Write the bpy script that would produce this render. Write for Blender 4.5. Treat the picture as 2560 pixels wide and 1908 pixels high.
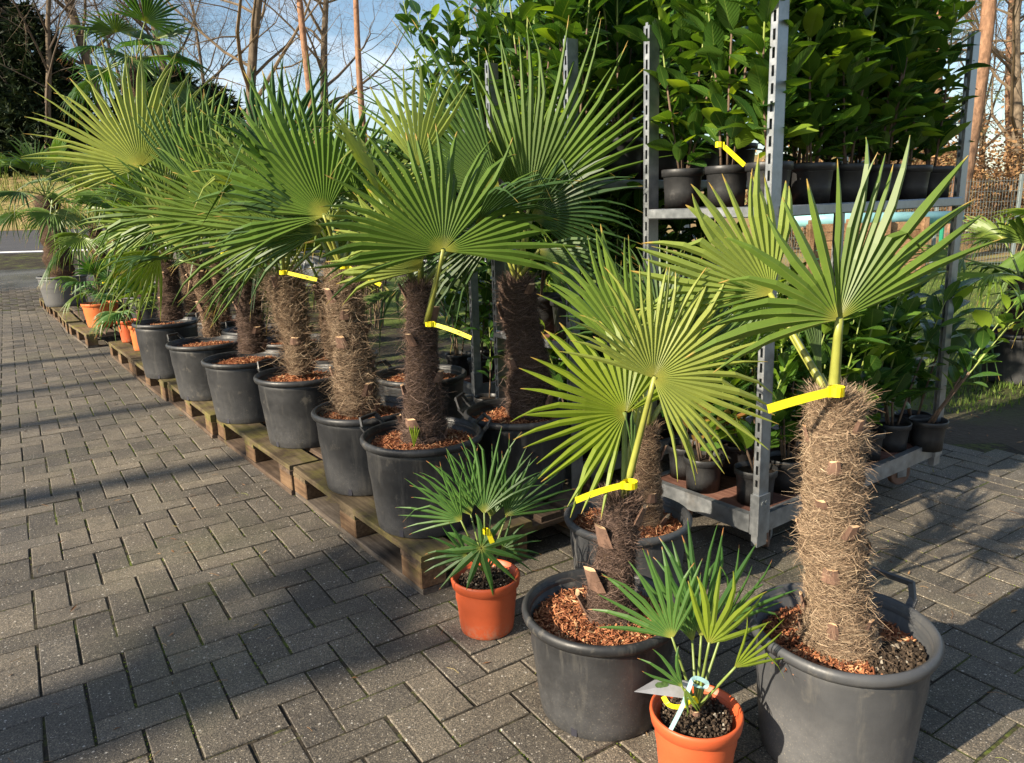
import bpy, math, random
from mathutils import Vector as V, Matrix, Euler, Quaternion, noise as mnoise

# ------------------------------------------------------------------ scene, camera, light
for o in list(bpy.data.objects):
    bpy.data.objects.remove(o)
scene = bpy.context.scene
COL = scene.collection
rad = math.radians

PITCH, ROLL, CAMH, FPX = 0.22163, 0.02770, 1.26095, 1870.0
FWD = V((0, math.cos(PITCH), -math.sin(PITCH)))
_dn = V((0, -math.sin(PITCH), -math.cos(PITCH)))
_rt = V((1, 0, 0))
RGT = math.cos(ROLL) * _rt + math.sin(ROLL) * _dn
DWN = -math.sin(ROLL) * _rt + math.cos(ROLL) * _dn
UPV = -DWN
CAM = V((0, 0, CAMH))
cam_data = bpy.data.cameras.new('camera')
cam = bpy.data.objects.new('camera', cam_data)
COL.objects.link(cam)
m3 = Matrix((RGT, UPV, -FWD)).transposed()
cam.matrix_world = Matrix.Translation(CAM) @ m3.to_4x4()
cam_data.sensor_fit = 'HORIZONTAL'
cam_data.sensor_width = 36.0
cam_data.lens = FPX / 2560.0 * 36.0
cam_data.clip_start = 0.05
cam_data.clip_end = 1200.0
scene.camera = cam

SUN_AZ = rad(33.0)          # shadows run along this heading on the ground
SUN_EL = rad(28.0)
TOSUN = V((-math.cos(SUN_AZ) * math.cos(SUN_EL), -math.sin(SUN_AZ) * math.cos(SUN_EL), math.sin(SUN_EL)))

world = bpy.data.worlds.new("World")
scene.world = world
world.use_nodes = True
wn = world.node_tree.nodes
wl = world.node_tree.links
wn.clear()
w_out = wn.new('ShaderNodeOutputWorld')
w_bg = wn.new('ShaderNodeBackground')
w_sky = wn.new('ShaderNodeTexSky')
w_sky.sky_type = 'NISHITA'
w_sky.sun_disc = False
w_sky.sun_elevation = SUN_EL
w_sky.sun_rotation = math.atan2(TOSUN.x, TOSUN.y)
w_sky.air_density = 1.2
w_sky.dust_density = 0.8
w_sky.ozone_density = 2.5
w_bg.inputs['Strength'].default_value = 0.072
# thin broken cloud over the whole sky
w_tc = wn.new('ShaderNodeTexCoord')
w_map = wn.new('ShaderNodeMapping')
w_map.inputs['Scale'].default_value = (1.6, 1.6, 5.0)
w_nz = wn.new('ShaderNodeTexNoise')
w_nz.inputs['Scale'].default_value = 1.7
w_nz.inputs['Detail'].default_value = 7
w_nz.inputs['Roughness'].default_value = 0.58
w_rmp = wn.new('ShaderNodeValToRGB')
w_rmp.color_ramp.elements[0].position = 0.50
w_rmp.color_ramp.elements[1].position = 0.75
w_mix = wn.new('ShaderNodeMix')
w_mix.data_type = 'RGBA'
w_mix.inputs['B'].default_value = (7.5, 8.0, 8.8, 1)
wl.new(w_tc.outputs['Generated'], w_map.inputs['Vector'])
wl.new(w_map.outputs['Vector'], w_nz.inputs['Vector'])
wl.new(w_nz.outputs['Fac'], w_rmp.inputs['Fac'])
wl.new(w_rmp.outputs['Color'], w_mix.inputs['Factor'])
wl.new(w_sky.outputs['Color'], w_mix.inputs['A'])
wl.new(w_mix.outputs['Result'], w_bg.inputs['Color'])
wl.new(w_bg.outputs['Background'], w_out.inputs['Surface'])

sun_data = bpy.data.lights.new('sun', 'SUN')
sun_data.energy = 5.0
sun_data.angle = rad(0.55)
sun_data.color = (1.0, 0.88, 0.69)
sun = bpy.data.objects.new('sun', sun_data)
COL.objects.link(sun)
sun.rotation_mode = 'QUATERNION'
sun.rotation_quaternion = TOSUN.to_track_quat('Z', 'Y')

vs = scene.view_settings
vs.view_transform = 'Standard'
vs.look = 'None'
vs.exposure = 1.28
vs.gamma = 1.0
vs.use_curve_mapping = False

KD = 2560.0 / 2217.0
def ray(x, y):
    return RGT * ((x * KD - 1280.0) / FPX) + DWN * ((y * KD - 954.0) / FPX) + FWD
def at(x, y, Y):
    d = ray(x, y)
    return CAM + d * (Y / d.y)
def gd(x, y, z=0.0):
    d = ray(x, y)
    return CAM + d * ((z - CAMH) / d.z)
def ppm(p):                      # metres per reference pixel at a point
    return (p - CAM).dot(FWD) / (FPX / KD)

GA = 0.62410                      # heading of the pallet and trolley rows
UU = V((math.cos(GA), math.sin(GA), 0))
WW = V((-math.sin(GA), math.cos(GA), 0))
ORG = V((0.8515, 2.4512, 0))
def uw(u, w, z=0.0):
    return ORG + UU * u + WW * w + V((0, 0, z))

def sstep(a, b, x):
    t = max(0.0, min(1.0, (x - a) / (b - a)))
    return t * t * (3 - 2 * t)
def gz(x, y):
    """ground height: flat yard, then rising gently to the road on the left"""
    return 0.067 * max(0.0, min(y, 28.3) - 11.5) * sstep(1.0, 7.0, -x)

rnd = random.Random(7)

# ------------------------------------------------------------------ helpers
class MB:
    def __init__(self):
        self.v = []; self.f = []; self.uv = []; self.mi = []
    def add(self, vs, fs, uvs=None, mi=0):
        n = len(self.v)
        self.v.extend(vs)
        for k, f in enumerate(fs):
            self.f.append(tuple(i + n for i in f))
            self.mi.append(mi)
            if uvs is not None:
                self.uv.extend(uvs[k])
    def box(self, c, s, rot=None, mi=0, jit=0.0, r=None):
        c = V(c); hx, hy, hz = s[0] / 2, s[1] / 2, s[2] / 2
        vs = []
        for z in (-hz, hz):
            for x, y in ((-hx, -hy), (hx, -hy), (hx, hy), (-hx, hy)):
                p = V((x, y, z))
                if jit:
                    p += V((r.uniform(-jit, jit), r.uniform(-jit, jit), r.uniform(-jit, jit)))
                if rot is not None:
                    p = rot @ p
                vs.append(c + p)
        self.add(vs, [(0, 3, 2, 1), (4, 5, 6, 7), (0, 1, 5, 4), (1, 2, 6, 5), (2, 3, 7, 6), (3, 0, 4, 7)], mi=mi)
    def bbox(self, c, s, b, rot=None):
        """box with bevelled edges all round"""
        c = V(c); hx, hy, hz = s[0] / 2, s[1] / 2, s[2] / 2
        vs = []
        for z, ins in ((-hz, b), (-hz + b, 0), (hz - b, 0), (hz, b)):
            x0, y0 = hx - ins, hy - ins
            for x, y in ((-x0 + b * (ins == 0), -y0), (x0 - b * (ins == 0), -y0), (x0, -y0 + b * (ins == 0)), (x0, y0 - b * (ins == 0)),
                         (x0 - b * (ins == 0), y0), (-x0 + b * (ins == 0), y0), (-x0, y0 - b * (ins == 0)), (-x0, -y0 + b * (ins == 0))):
                p = V((x, y, z))
                vs.append(c + (rot @ p if rot is not None else p))
        fs = [tuple(range(7, -1, -1)), tuple(range(24, 32))]
        for l in range(3):
            for i in range(8):
                a = l * 8 + i; d = l * 8 + (i + 1) % 8
                fs.append((a, d, d + 8, a + 8))
        self.add(vs, fs)
    def tube(self, pts, rads, n=8, cap=True, up=None, mi=0):
        pts = [V(p) for p in pts]
        vs = []; fs = []
        prev = None
        for i, p in enumerate(pts):
            t = (pts[min(i + 1, len(pts) - 1)] - pts[max(i - 1, 0)])
            if t.length < 1e-9: t = V((0, 0, 1))
            t.normalize()
            if prev is None:
                a = V((0, 0, 1)) if abs(t.z) < 0.9 else V((1, 0, 0))
                x = t.cross(a).normalized()
            else:
                x = (prev - t * prev.dot(t))
                x = x.normalized() if x.length > 1e-6 else t.orthogonal().normalized()
            prev = x
            y = t.cross(x)
            r = rads[i] if isinstance(rads, (list, tuple)) else rads
            for k in range(n):
                a = 2 * math.pi * k / n
                vs.append(p + (x * math.cos(a) + y * math.sin(a)) * r)
        for i in range(len(pts) - 1):
            for k in range(n):
                a = i * n + k; b = i * n + (k + 1) % n
                fs.append((a, b, b + n, a + n))
        if cap:
            fs.append(tuple(range(n - 1, -1, -1)))
            fs.append(tuple(range((len(pts) - 1) * n, len(pts) * n)))
        self.add(vs, fs, mi=mi)
    def lathe(self, prof, n=40, c=(0, 0, 0), warp=None):
        c = V(c); vs = []; fs = []
        for r, z in prof:
            for k in range(n):
                a = 2 * math.pi * k / n
                p = V((r * math.cos(a), r * math.sin(a), z))
                if warp: p = warp(p, a)
                vs.append(c + p)
        for i in range(len(prof) - 1):
            for k in range(n):
                a = i * n + k; b = i * n + (k + 1) % n
                fs.append((a, b, b + n, a + n))
        self.add(vs, fs)
    def build(self, name, mats, parent=None, smooth=False, origin=None):
        me = bpy.data.meshes.new(name)
        if origin is not None:
            o_ = V(origin)
            me.from_pydata([tuple(V(p) - o_) for p in self.v], [], self.f)
        else:
            me.from_pydata([tuple(p) for p in self.v], [], self.f)
        if self.uv:
            ul = me.uv_layers.new(name='UVMap')
            flat = [c for uv in self.uv for c in uv]
            ul.data.foreach_set('uv', flat)
        if not isinstance(mats, (list, tuple)): mats = [mats]
        for m in mats: me.materials.append(m)
        if len(mats) > 1:
            me.polygons.foreach_set('material_index', self.mi)
        if smooth:
            me.polygons.foreach_set('use_smooth', [True] * len(me.polygons))
        o = bpy.data.objects.new(name, me)
        COL.objects.link(o)
        if parent is not None: o.parent = parent
        return o

def thing(name, label, cat, loc, group=None, rz=0.0):
    o = bpy.data.objects.new(name, None)
    COL.objects.link(o)
    o.location = loc
    o.rotation_euler = (0, 0, rz)
    o.empty_display_size = 0.1
    o['label'] = label; o['category'] = cat
    if group: o['group'] = group
    return o
def tag(o, label, cat, group=None):
    o['label'] = label; o['category'] = cat
    if group: o['group'] = group
    return o
def inst(name, me, parent, loc, rot=None, scale=None):
    o = bpy.data.objects.new(name, me)
    COL.objects.link(o)
    o.parent = parent
    o.location = loc
    if rot is not None:
        o.rotation_mode = 'QUATERNION'
        o.rotation_quaternion = rot
    if scale is not None:
        o.scale = (scale, scale, scale) if not hasattr(scale, '__len__') else scale
    return o
def structure(o):
    o['kind'] = 'structure'; return o
def stuff(o):
    o['kind'] = 'stuff'; return o
def copy_tree(o, parent=None):
    c = o.copy(); COL.objects.link(c); c.parent = parent
    for ch in list(o.children): copy_tree(ch, c)
    return c
def basis(axis, normal):
    """rotation with +Y along axis, +Z close to normal"""
    y = V(axis).normalized()
    z = V(normal) - y * V(normal).dot(y)
    if z.length < 1e-5: z = y.orthogonal()
    z.normalize()
    x = y.cross(z)
    return Matrix((x, y, z)).transposed()

# ------------------------------------------------------------------ materials
class NT:
    def __init__(self, name):
        self.m = bpy.data.materials.new(name)
        self.m.use_nodes = True
        self.t = self.m.node_tree
        self.n = self.t.nodes; self.l = self.t.links
        self.n.clear()
        self.out = self.n.new('ShaderNodeOutputMaterial')
        self.p = self.n.new('ShaderNodeBsdfPrincipled')
        self.l.new(self.p.outputs[0], self.out.inputs['Surface'])
    def N(self, t, **k):
        nd = self.n.new('ShaderNode' + t)
        for a, b in k.items():
            if a.startswith('i_'):
                nd.inputs[a[2:].replace('_', ' ')].default_value = b
            else:
                setattr(nd, a, b)
        return nd
    def L(self, a, b): self.l.new(a, b)
    def coord(self, which='Object', scale=(1, 1, 1)):
        tc = self.N('TexCoord'); mp = self.N('Mapping')
        mp.inputs['Scale'].default_value = scale
        self.L(tc.outputs[which], mp.inputs['Vector'])
        return mp.outputs['Vector']
    def noise(self, vec, scale, detail=4, rough=0.55, out='Fac'):
        nd = self.N('TexNoise'); nd.inputs['Scale'].default_value = scale
        nd.inputs['Detail'].default_value = detail; nd.inputs['Roughness'].default_value = rough
        if vec is not None: self.L(vec, nd.inputs['Vector'])
        return nd.outputs[out]
    def ramp(self, fac, stops):
        r = self.N('ValToRGB')
        e = r.color_ramp.elements
        while len(e) < len(stops): e.new(0.5)
        for i, (p, c) in enumerate(stops):
            e[i].position = p
            e[i].color = c if len(c) == 4 else (*c, 1)
        if fac is not None: self.L(fac, r.inputs['Fac'])
        return r.outputs['Color']
    def mix(self, fac, a, b, mode='MIX'):
        m = self.N('Mix', data_type='RGBA', blend_type=mode)
        for s, val in (('Factor', fac), ('A', a), ('B', b)):
            if hasattr(val, 'links') or isinstance(val, bpy.types.NodeSocket): self.L(val, m.inputs[s])
            elif s == 'Factor': m.inputs[s].default_value = val
            else: m.inputs[s].default_value = (*val, 1)
        return m.outputs['Result']
    def math(self, op, a, b=None):
        m = self.N('Math', operation=op)
        for i, val in enumerate((a, b)):
            if val is None: continue
            if isinstance(val, bpy.types.NodeSocket): self.L(val, m.inputs[i])
            else: m.inputs[i].default_value = val
        return m.outputs[0]
    def bump(self, h, strength=0.3, dist=0.01):
        b = self.N('Bump'); b.inputs['Strength'].default_value = strength; b.inputs['Distance'].default_value = dist
        self.L(h, b.inputs['Height']); self.L(b.outputs[0], self.p.inputs['Normal'])
    def set(self, color=None, rough=None, metal=None, spec=None):
        for k, val in (('Base Color', color), ('Roughness', rough), ('Metallic', metal), ('Specular IOR Level', spec)):
            if val is None: continue
            if isinstance(val, bpy.types.NodeSocket): self.L(val, self.p.inputs[k])
            elif k == 'Base Color': self.p.inputs[k].default_value = (*val, 1)
            else: self.p.inputs[k].default_value = val
        return self.m
    def translucent(self, color, fac):
        t = self.N('BsdfTranslucent')
        if isinstance(color, bpy.types.NodeSocket): self.L(color, t.inputs['Color'])
        else: t.inputs['Color'].default_value = (*color, 1)
        mx = self.N('MixShader'); mx.inputs[0].default_value = fac
        self.L(self.p.outputs[0], mx.inputs[1]); self.L(t.outputs[0], mx.inputs[2])
        self.L(mx.outputs[0], self.out.inputs['Surface'])

def m_paver(name, per_island):
    t = NT(name)
    pos = t.N('NewGeometry')
    P = pos.outputs['Position']
    r = pos.outputs['Random Per Island'] if per_island else t.N('ObjectInfo').outputs['Random']
    tint = t.ramp(r, [(0.0, (0.108, 0.098, 0.085)), (0.4, (0.150, 0.134, 0.112)), (0.8, (0.195, 0.172, 0.140)), (1.0, (0.130, 0.120, 0.108))])
    n1 = t.noise(P, 3.2, 5, 0.6)
    c = t.mix(t.ramp(n1, [(0.35, (0, 0, 0)), (0.7, (1, 1, 1))]), t.mix(1.0, tint, (0.62, 0.62, 0.64), 'MULTIPLY'), tint)
    nf = t.noise(P, 260, 3, 0.75)
    c = t.mix(0.9, c, t.ramp(nf, [(0.34, (0.30, 0.30, 0.31)), (0.5, (0.95, 0.94, 0.92)), (0.68, (1.9, 1.82, 1.70))]), 'MULTIPLY')
    vo = t.N('TexVoronoi'); vo.inputs['Scale'].default_value = 170.0
    t.L(P, vo.inputs['Vector'])
    sx = t.N('SeparateColor'); t.L(vo.outputs['Color'], sx.inputs[0])
    sp = t.math('MULTIPLY', t.math('LESS_THAN', vo.outputs['Distance'], 0.30), t.math('GREATER_THAN', sx.outputs[0], 0.82))
    spc = t.ramp(sx.outputs[1], [(0.0, (0.60, 0.58, 0.55)), (0.5, (0.42, 0.36, 0.26)), (1.0, (0.7, 0.68, 0.66))])
    c = t.mix(t.math('MULTIPLY', sp, 0.6), c, spc)
    vo2 = t.N('TexVoronoi'); vo2.inputs['Scale'].default_value = 330.0
    t.L(P, vo2.inputs['Vector'])
    sx2 = t.N('SeparateColor'); t.L(vo2.outputs['Color'], sx2.inputs[0])
    c = t.mix(0.55, c, t.ramp(sx2.outputs[0], [(0.0, (0.45, 0.44, 0.43)), (0.6, (0.9, 0.89, 0.88)), (0.85, (1.5, 1.46, 1.38)), (1.0, (2.2, 2.1, 1.95))]), 'MULTIPLY')
    vo3 = t.N('TexVoronoi'); vo3.inputs['Scale'].default_value = 60.0
    t.L(P, vo3.inputs['Vector'])
    sx3 = t.N('SeparateColor'); t.L(vo3.outputs['Color'], sx3.inputs[0])
    sp3 = t.math('MULTIPLY', t.math('LESS_THAN', vo3.outputs['Distance'], 0.20), t.math('GREATER_THAN', sx3.outputs[0], 0.92))
    c = t.mix(t.math('MULTIPLY', sp3, 0.7), c, (0.55, 0.52, 0.47))
    moss = t.ramp(t.noise(P, 1.3, 4, 0.6), [(0.52, (0, 0, 0)), (0.78, (0.55, 0.55, 0.55))])
    c = t.mix(moss, c, t.mix(0.5, c, (0.10, 0.115, 0.045)))
    dirt = t.ramp(t.noise(P, 9.0, 5, 0.7), [(0.58, (0, 0, 0)), (0.72, (0.7, 0.7, 0.7))])
    c = t.mix(dirt, c, (0.06, 0.05, 0.042))
    big = t.noise(P, 0.9, 5, 0.65)
    c = t.mix(0.8, c, t.ramp(big, [(0.32, (0.66, 0.66, 0.68)), (0.6, (1.12, 1.08, 1.0))]), 'MULTIPLY')
    rust = t.ramp(t.noise(P, 4.3, 4, 0.7), [(0.66, (0, 0, 0)), (0.74, (0.4, 0.4, 0.4))])
    c = t.mix(rust, c, (0.15, 0.085, 0.05))
    t.bump(t.math('ADD', nf, t.noise(P, 60, 3)), 0.8, 0.004)
    return t.set(c, t.ramp(n1, [(0.3, (0.55,) * 3), (0.7, (0.85,) * 3)]), spec=0.35)

def m_simple(name, color, rough=0.6, metal=0, spec=0.5, var=0.0, vscale=12, bump=0.0, coords='Object'):
    t = NT(name)
    if var:
        n = t.noise(t.coord(coords), vscale, 5, 0.6)
        a = tuple(c * (1 - var) for c in color); b = tuple(min(1, c * (1 + var)) for c in color)
        c = t.ramp(n, [(0.3, a), (0.7, b)])
        if bump: t.bump(n, bump, 0.01)
    else:
        c = color
    return t.set(c, rough, metal, spec)

def m_blackplastic(name, base=(0.012, 0.0125, 0.014), dust=(0.21, 0.19, 0.155), amount=1.0):
    t = NT(name)
    oi = t.N('ObjectInfo')
    tc = t.N('TexCoord'); mp = t.N('Mapping'); t.L(tc.outputs['Object'], mp.inputs['Vector'])
    cmb = t.N('CombineXYZ')
    for i in range(3): t.L(t.math('MULTIPLY', oi.outputs['Random'], 37.0 + i * 11), cmb.inputs[i])
    t.L(cmb.outputs[0], mp.inputs['Location'])
    P = mp.outputs['Vector']
    n1 = t.noise(P, 5, 5, 0.62)
    n2 = t.noise(P, 38, 5, 0.75)
    sp = t.noise(P, 240, 2, 0.6)
    gz_ = t.N('SeparateXYZ'); t.L(tc.outputs['Object'], gz_.inputs[0])
    low = t.N('MapRange'); low.inputs[1].default_value = 0.24; low.inputs[2].default_value = 0.0
    t.L(gz_.outputs['Z'], low.inputs[0])
    film = t.math('MULTIPLY', t.ramp(n1, [(0.38, (0.0,) * 3), (0.78, (0.34,) * 3)]), amount)
    film = t.math('ADD', film, t.math('MULTIPLY', t.math('MULTIPLY', low.outputs[0], n2), 0.75 * amount))
    c = t.mix(film, base, (0.085, 0.085, 0.088))
    spk = t.math('MULTIPLY', t.ramp(sp, [(0.60, (0,) * 3), (0.70, (.8,) * 3)]), t.ramp(t.math('ADD', t.math('MULTIPLY', low.outputs[0], 0.45), n1), [(0.62, (0.0,) * 3), (1.0, (0.9 * min(1.0, amount * .6),) * 3)]))
    c = t.mix(spk, c, dust)
    scr = t.ramp(t.noise(t.mix(0, mp.outputs['Vector'], (0, 0, 0)), 3.0, 8, 0.8), [(0.60, (0,) * 3), (0.72, (0.42,) * 3)])
    c = t.mix(scr, c, (0.20, 0.19, 0.18))
    mp2 = t.N('Mapping'); t.L(mp.outputs['Vector'], mp2.inputs['Vector']); mp2.inputs['Scale'].default_value = (1, 1, .12)
    stk = t.ramp(t.noise(mp2.outputs[0], 26, 5, 0.7), [(0.54, (0,) * 3), (0.70, (0.32 * min(1.4, amount),) * 3)])
    c = t.mix(stk, c, (0.13, 0.122, 0.108))
    blot = t.ramp(t.noise(P, 11, 6, 0.7), [(0.60, (0,) * 3), (0.68, (0.30 * min(1.4, amount),) * 3)])
    c = t.mix(blot, c, (0.19, 0.17, 0.14))
    t.bump(n2, 0.08, 0.004)
    return t.set(c, t.ramp(n2, [(0.3, (0.36,) * 3), (0.75, (0.62,) * 3)]), spec=0.45)

def m_terracotta(name, col):
    t = NT(name)
    P = t.coord('Object')
    n = t.noise(P, 14, 5, 0.6)
    c = t.ramp(n, [(0.3, tuple(x * 0.88 for x in col)), (0.7, col)])
    tc = t.N('TexCoord'); s = t.N('SeparateXYZ'); t.L(tc.outputs['Object'], s.inputs[0])
    low = t.N('MapRange'); low.inputs[1].default_value = 0.06; low.inputs[2].default_value = 0.0
    t.L(s.outputs['Z'], low.inputs[0])
    d = t.math('MULTIPLY', low.outputs[0], t.ramp(t.noise(P, 70, 4, 0.7), [(0.45, (0,) * 3), (0.62, (0.7,) * 3)]))
    c = t.mix(d, c, (0.33, 0.22, 0.15))
    sp = t.ramp(t.noise(P, 200, 2), [(0.70, (0,) * 3), (0.74, (0.8,) * 3)])
    c = t.mix(sp, c, (0.14, 0.07, 0.04))
    return t.set(c, 0.48, spec=0.4)

def m_island(name, stops, rough=0.85, spec=0.2, trans=0.0, nscale=0, hi=None):
    t = NT(name)
    g = t.N('NewGeometry')
    c = t.ramp(g.outputs['Random Per Island'], stops)
    if nscale:
        c = t.mix(0.7, c, t.ramp(t.noise(g.outputs['Position'], nscale, 4), [(0.3, (0.55,) * 3), (0.7, (1.3,) * 3)]), 'MULTIPLY')
    m = t.set(c, rough, spec=spec)
    if trans: t.translucent(c, trans)
    return m

def m_palmleaf(name, a, b, tip=(0.42, 0.27, 0.07), trans=0.22, hub=(0.36, 0.33, 0.06), rough=0.42):
    t = NT(name)
    oi = t.N('ObjectInfo'); g = t.N('NewGeometry')
    uvn = t.N('UVMap'); s = t.N('SeparateXYZ'); t.L(uvn.outputs[0], s.inputs[0])
    c = t.mix(oi.outputs['Random'], a, b)
    c = t.mix(0.35, c, t.ramp(g.outputs['Random Per Island'], [(0, (0.72, 0.78, 0.75)), (1, (1.3, 1.22, 1.15))]), 'MULTIPLY')
    # fine lengthwise veins
    wv = t.math('SINE', t.math('MULTIPLY', s.outputs[0], 70.0))
    c = t.mix(0.10, c, t.ramp(t.math('ADD', t.math('MULTIPLY', wv, 0.5), 0.5), [(0, (0.45,) * 3), (1, (1.4,) * 3)]), 'MULTIPLY')
    pl = t.noise(g.outputs['Position'], 14, 4, 0.6)
    c = t.mix(0.45, c, t.ramp(pl, [(0.3, (0.72, 0.75, 0.8)), (0.7, (1.22, 1.2, 1.0))]), 'MULTIPLY')
    # pale midrib and pale fold lines, yellow towards the hub
    rib = t.ramp(t.math('ABSOLUTE', t.math('SUBTRACT', s.outputs[0], 0.5)), [(0.0, (0.55,) * 3), (0.06, (0,) * 3), (0.44, (0,) * 3), (0.5, (0.45,) * 3)])
    near = t.ramp(s.outputs[1], [(0.05, (1,) * 3), (0.55, (0.12,) * 3)])
    c = t.mix(t.math('MULTIPLY', rib, near), c, (0.40, 0.40, 0.11))
    c = t.mix(t.ramp(s.outputs[1], [(0.0, (0.75,) * 3), (0.13, (0.0,) * 3)]), c, hub)
    # dry tips
    tn = t.math('ADD', s.outputs[1], t.math('MULTIPLY', t.math('SUBTRACT', g.outputs['Random Per Island'], 0.5), 0.09))
    c = t.mix(t.ramp(tn, [(0.945, (0,) * 3), (0.985, (0.9,) * 3)]), c, tip)
    m = t.set(c, rough, spec=0.30)
    tc = t.mix(1.0, c, (1.9, 2.1, 0.75), 'MULTIPLY')
    t.translucent(tc, trans)
    return m

def m_laurel(name, a, b, rough=0.26, trans=0.18):
    t = NT(name)
    oi = t.N('ObjectInfo'); uvn = t.N('UVMap'); s = t.N('SeparateXYZ'); t.L(uvn.outputs[0], s.inputs[0])
    g = t.N('NewGeometry')
    c = t.mix(oi.outputs['Random'], a, b)
    x = t.math('ABSOLUTE', t.math('SUBTRACT', s.outputs[0], 0.5))
    c = t.mix(t.ramp(x, [(0.0, (0.65,) * 3), (0.035, (0,) * 3)]), c, (0.20, 0.28, 0.06))
    vein = t.math('SINE', t.math('MULTIPLY', t.math('SUBTRACT', s.outputs[1], t.math('MULTIPLY', x, 0.55)), 62.0))
    c = t.mix(t.ramp(vein, [(0.80, (0,) * 3), (1.0, (0.22,) * 3)]), c, (0.14, 0.22, 0.05))
    n = t.noise(g.outputs['Position'], 30, 3)
    c = t.mix(0.4, c, t.ramp(n, [(0.3, (0.75,) * 3), (0.7, (1.2,) * 3)]), 'MULTIPLY')
    t.bump(t.math('ADD', vein, t.math('MULTIPLY', n, 1.5)), 0.14, 0.003)
    m = t.set(c, rough, spec=0.5)
    t.translucent(t.mix(1.0, c, (2.4, 2.3, 0.7), 'MULTIPLY'), trans)
    return m

def m_wood(name, a, b, moss=0.35, moss_col=(0.15, 0.135, 0.028)):
    t = NT(name)
    P = t.coord('Object', (1, 1, 1))
    oi = t.N('ObjectInfo')
    mp = t.N('Mapping'); t.L(P, mp.inputs['Vector'])
    cmb = t.N('CombineXYZ')
    for i in range(3): t.L(t.math('MULTIPLY', oi.outputs['Random'], 19.0 + 7 * i), cmb.inputs[i])
    t.L(cmb.outputs[0], mp.inputs['Location'])
    mp.inputs['Scale'].default_value = (28, 1.6, 28)
    gr = t.noise(mp.outputs[0], 2.0, 6, 0.65)
    c = t.ramp(gr, [(0.28, tuple(x * 0.45 for x in a)), (0.5, a), (0.75, b)])
    g = t.N('NewGeometry')
    st = t.noise(g.outputs['Position'], 3.2, 6, 0.65)
    c = t.mix(t.ramp(st, [(0.42, (0,) * 3), (0.62, (0.85,) * 3)]), c, t.mix(1.0, c, (0.42, 0.38, 0.34), 'MULTIPLY'))
    ms = t.ramp(t.noise(g.outputs['Position'], 5.5, 5, 0.7), [(0.60 - moss * 0.3, (0,) * 3), (0.80 - moss * 0.2, (0.8,) * 3)])
    c = t.mix(ms, c, moss_col)
    c = t.mix(0.5, c, t.ramp(oi.outputs['Random'], [(0, (0.65,) * 3), (1, (1.3,) * 3)]), 'MULTIPLY')
    t.bump(gr, 0.5, 0.004)
    return t.set(c, 0.85, spec=0.2)

def m_steel(name):
    t = NT(name)
    P = t.N('NewGeometry').outputs['Position']
    n = t.noise(P, 26, 4, 0.6); n2 = t.noise(P, 5, 4, 0.6)
    c = t.ramp(n, [(0.3, (0.22, 0.235, 0.25)), (0.7, (0.37, 0.385, 0.40))])
    c = t.mix(t.ramp(n2, [(0.62, (0,) * 3), (0.74, (0.4,) * 3)]), c, (0.26, 0.21, 0.16))
    t.bump(n, 0.06, 0.002)
    return t.set(c, t.ramp(n, [(0.3, (0.34,) * 3), (0.7, (0.52,) * 3)]), 0.75)

def m_bark(name, a, b, scale=7, zs=0.25, upper=None, h0=4, h1=9):
    t = NT(name)
    P = t.coord('Object', (1, 1, zs))
    n = t.noise(P, scale, 6, 0.7)
    c = t.ramp(n, [(0.34, a), (0.66, b)])
    if upper:
        tc = t.N('TexCoord'); s = t.N('SeparateXYZ'); t.L(tc.outputs['Object'], s.inputs[0])
        mr = t.N('MapRange'); mr.inputs[1].default_value = h0; mr.inputs[2].default_value = h1
        t.L(s.outputs['Z'], mr.inputs[0])
        c = t.mix(mr.outputs[0], c, t.ramp(n, [(0.34, tuple(x * 0.6 for x in upper)), (0.66, upper)]))
    t.bump(n, 0.9, 0.03)
    return t.set(c, 0.9, spec=0.15)

def m_ground(name, stops, scale=2.0, bump=0.5, rough=0.95, spec=0.15, fine=30):
    t = NT(name)
    P = t.N('NewGeometry').outputs['Position']
    n = t.math('ADD', t.math('MULTIPLY', t.noise(P, scale, 6, 0.65), 0.6), t.math('MULTIPLY', t.noise(P, fine, 4, 0.7), 0.4))
    c = t.ramp(n, stops)
    t.bump(t.noise(P, fine * 1.5, 4), bump, 0.02)
    return t.set(c, rough, spec=spec)

M = {}
M['paver'] = m_paver('concrete_paver', False)
M['paver_far'] = m_paver('concrete_paver_field', True)
M['joint'] = m_ground('joint_sand', [(0.36, (0.018, 0.015, 0.012)), (0.50, (0.036, 0.030, 0.022)), (0.56, (0.06, 0.066, 0.022)), (0.68, (0.10, 0.14, 0.025))], 3.0, 0.6)
M['moss'] = m_island('moss_tuft', [(0, (0.06, 0.09, 0.012)), (0.6, (0.14, 0.19, 0.022)), (1, (0.2, 0.2, 0.05))], 0.9)
M['pot'] = m_blackplastic('black_plastic_pot')
M['pot_dusty'] = m_blackplastic('dusty_black_plastic_pot', (0.046, 0.048, 0.052), amount=2.2)
M['pot_small'] = m_blackplastic('thin_black_plastic', (0.014, 0.014, 0.015), amount=0.35)
M['pot_grey'] = m_blackplastic('grey_plastic_pot', (0.10, 0.10, 0.10), amount=1.0)
M['terra'] = m_terracotta('orange_plastic_pot', (0.50, 0.092, 0.030))
M['terra2'] = m_terracotta('pale_orange_plastic_pot', (0.60, 0.15, 0.040))
M['chip'] = m_island('bark_chip', [(0, (0.085, 0.026, 0.012)), (0.3, (0.185, 0.064, 0.030)), (0.65, (0.31, 0.118, 0.052)), (0.9, (0.44, 0.21, 0.10)), (1.0, (0.55, 0.37, 0.20))], 0.85)
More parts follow.
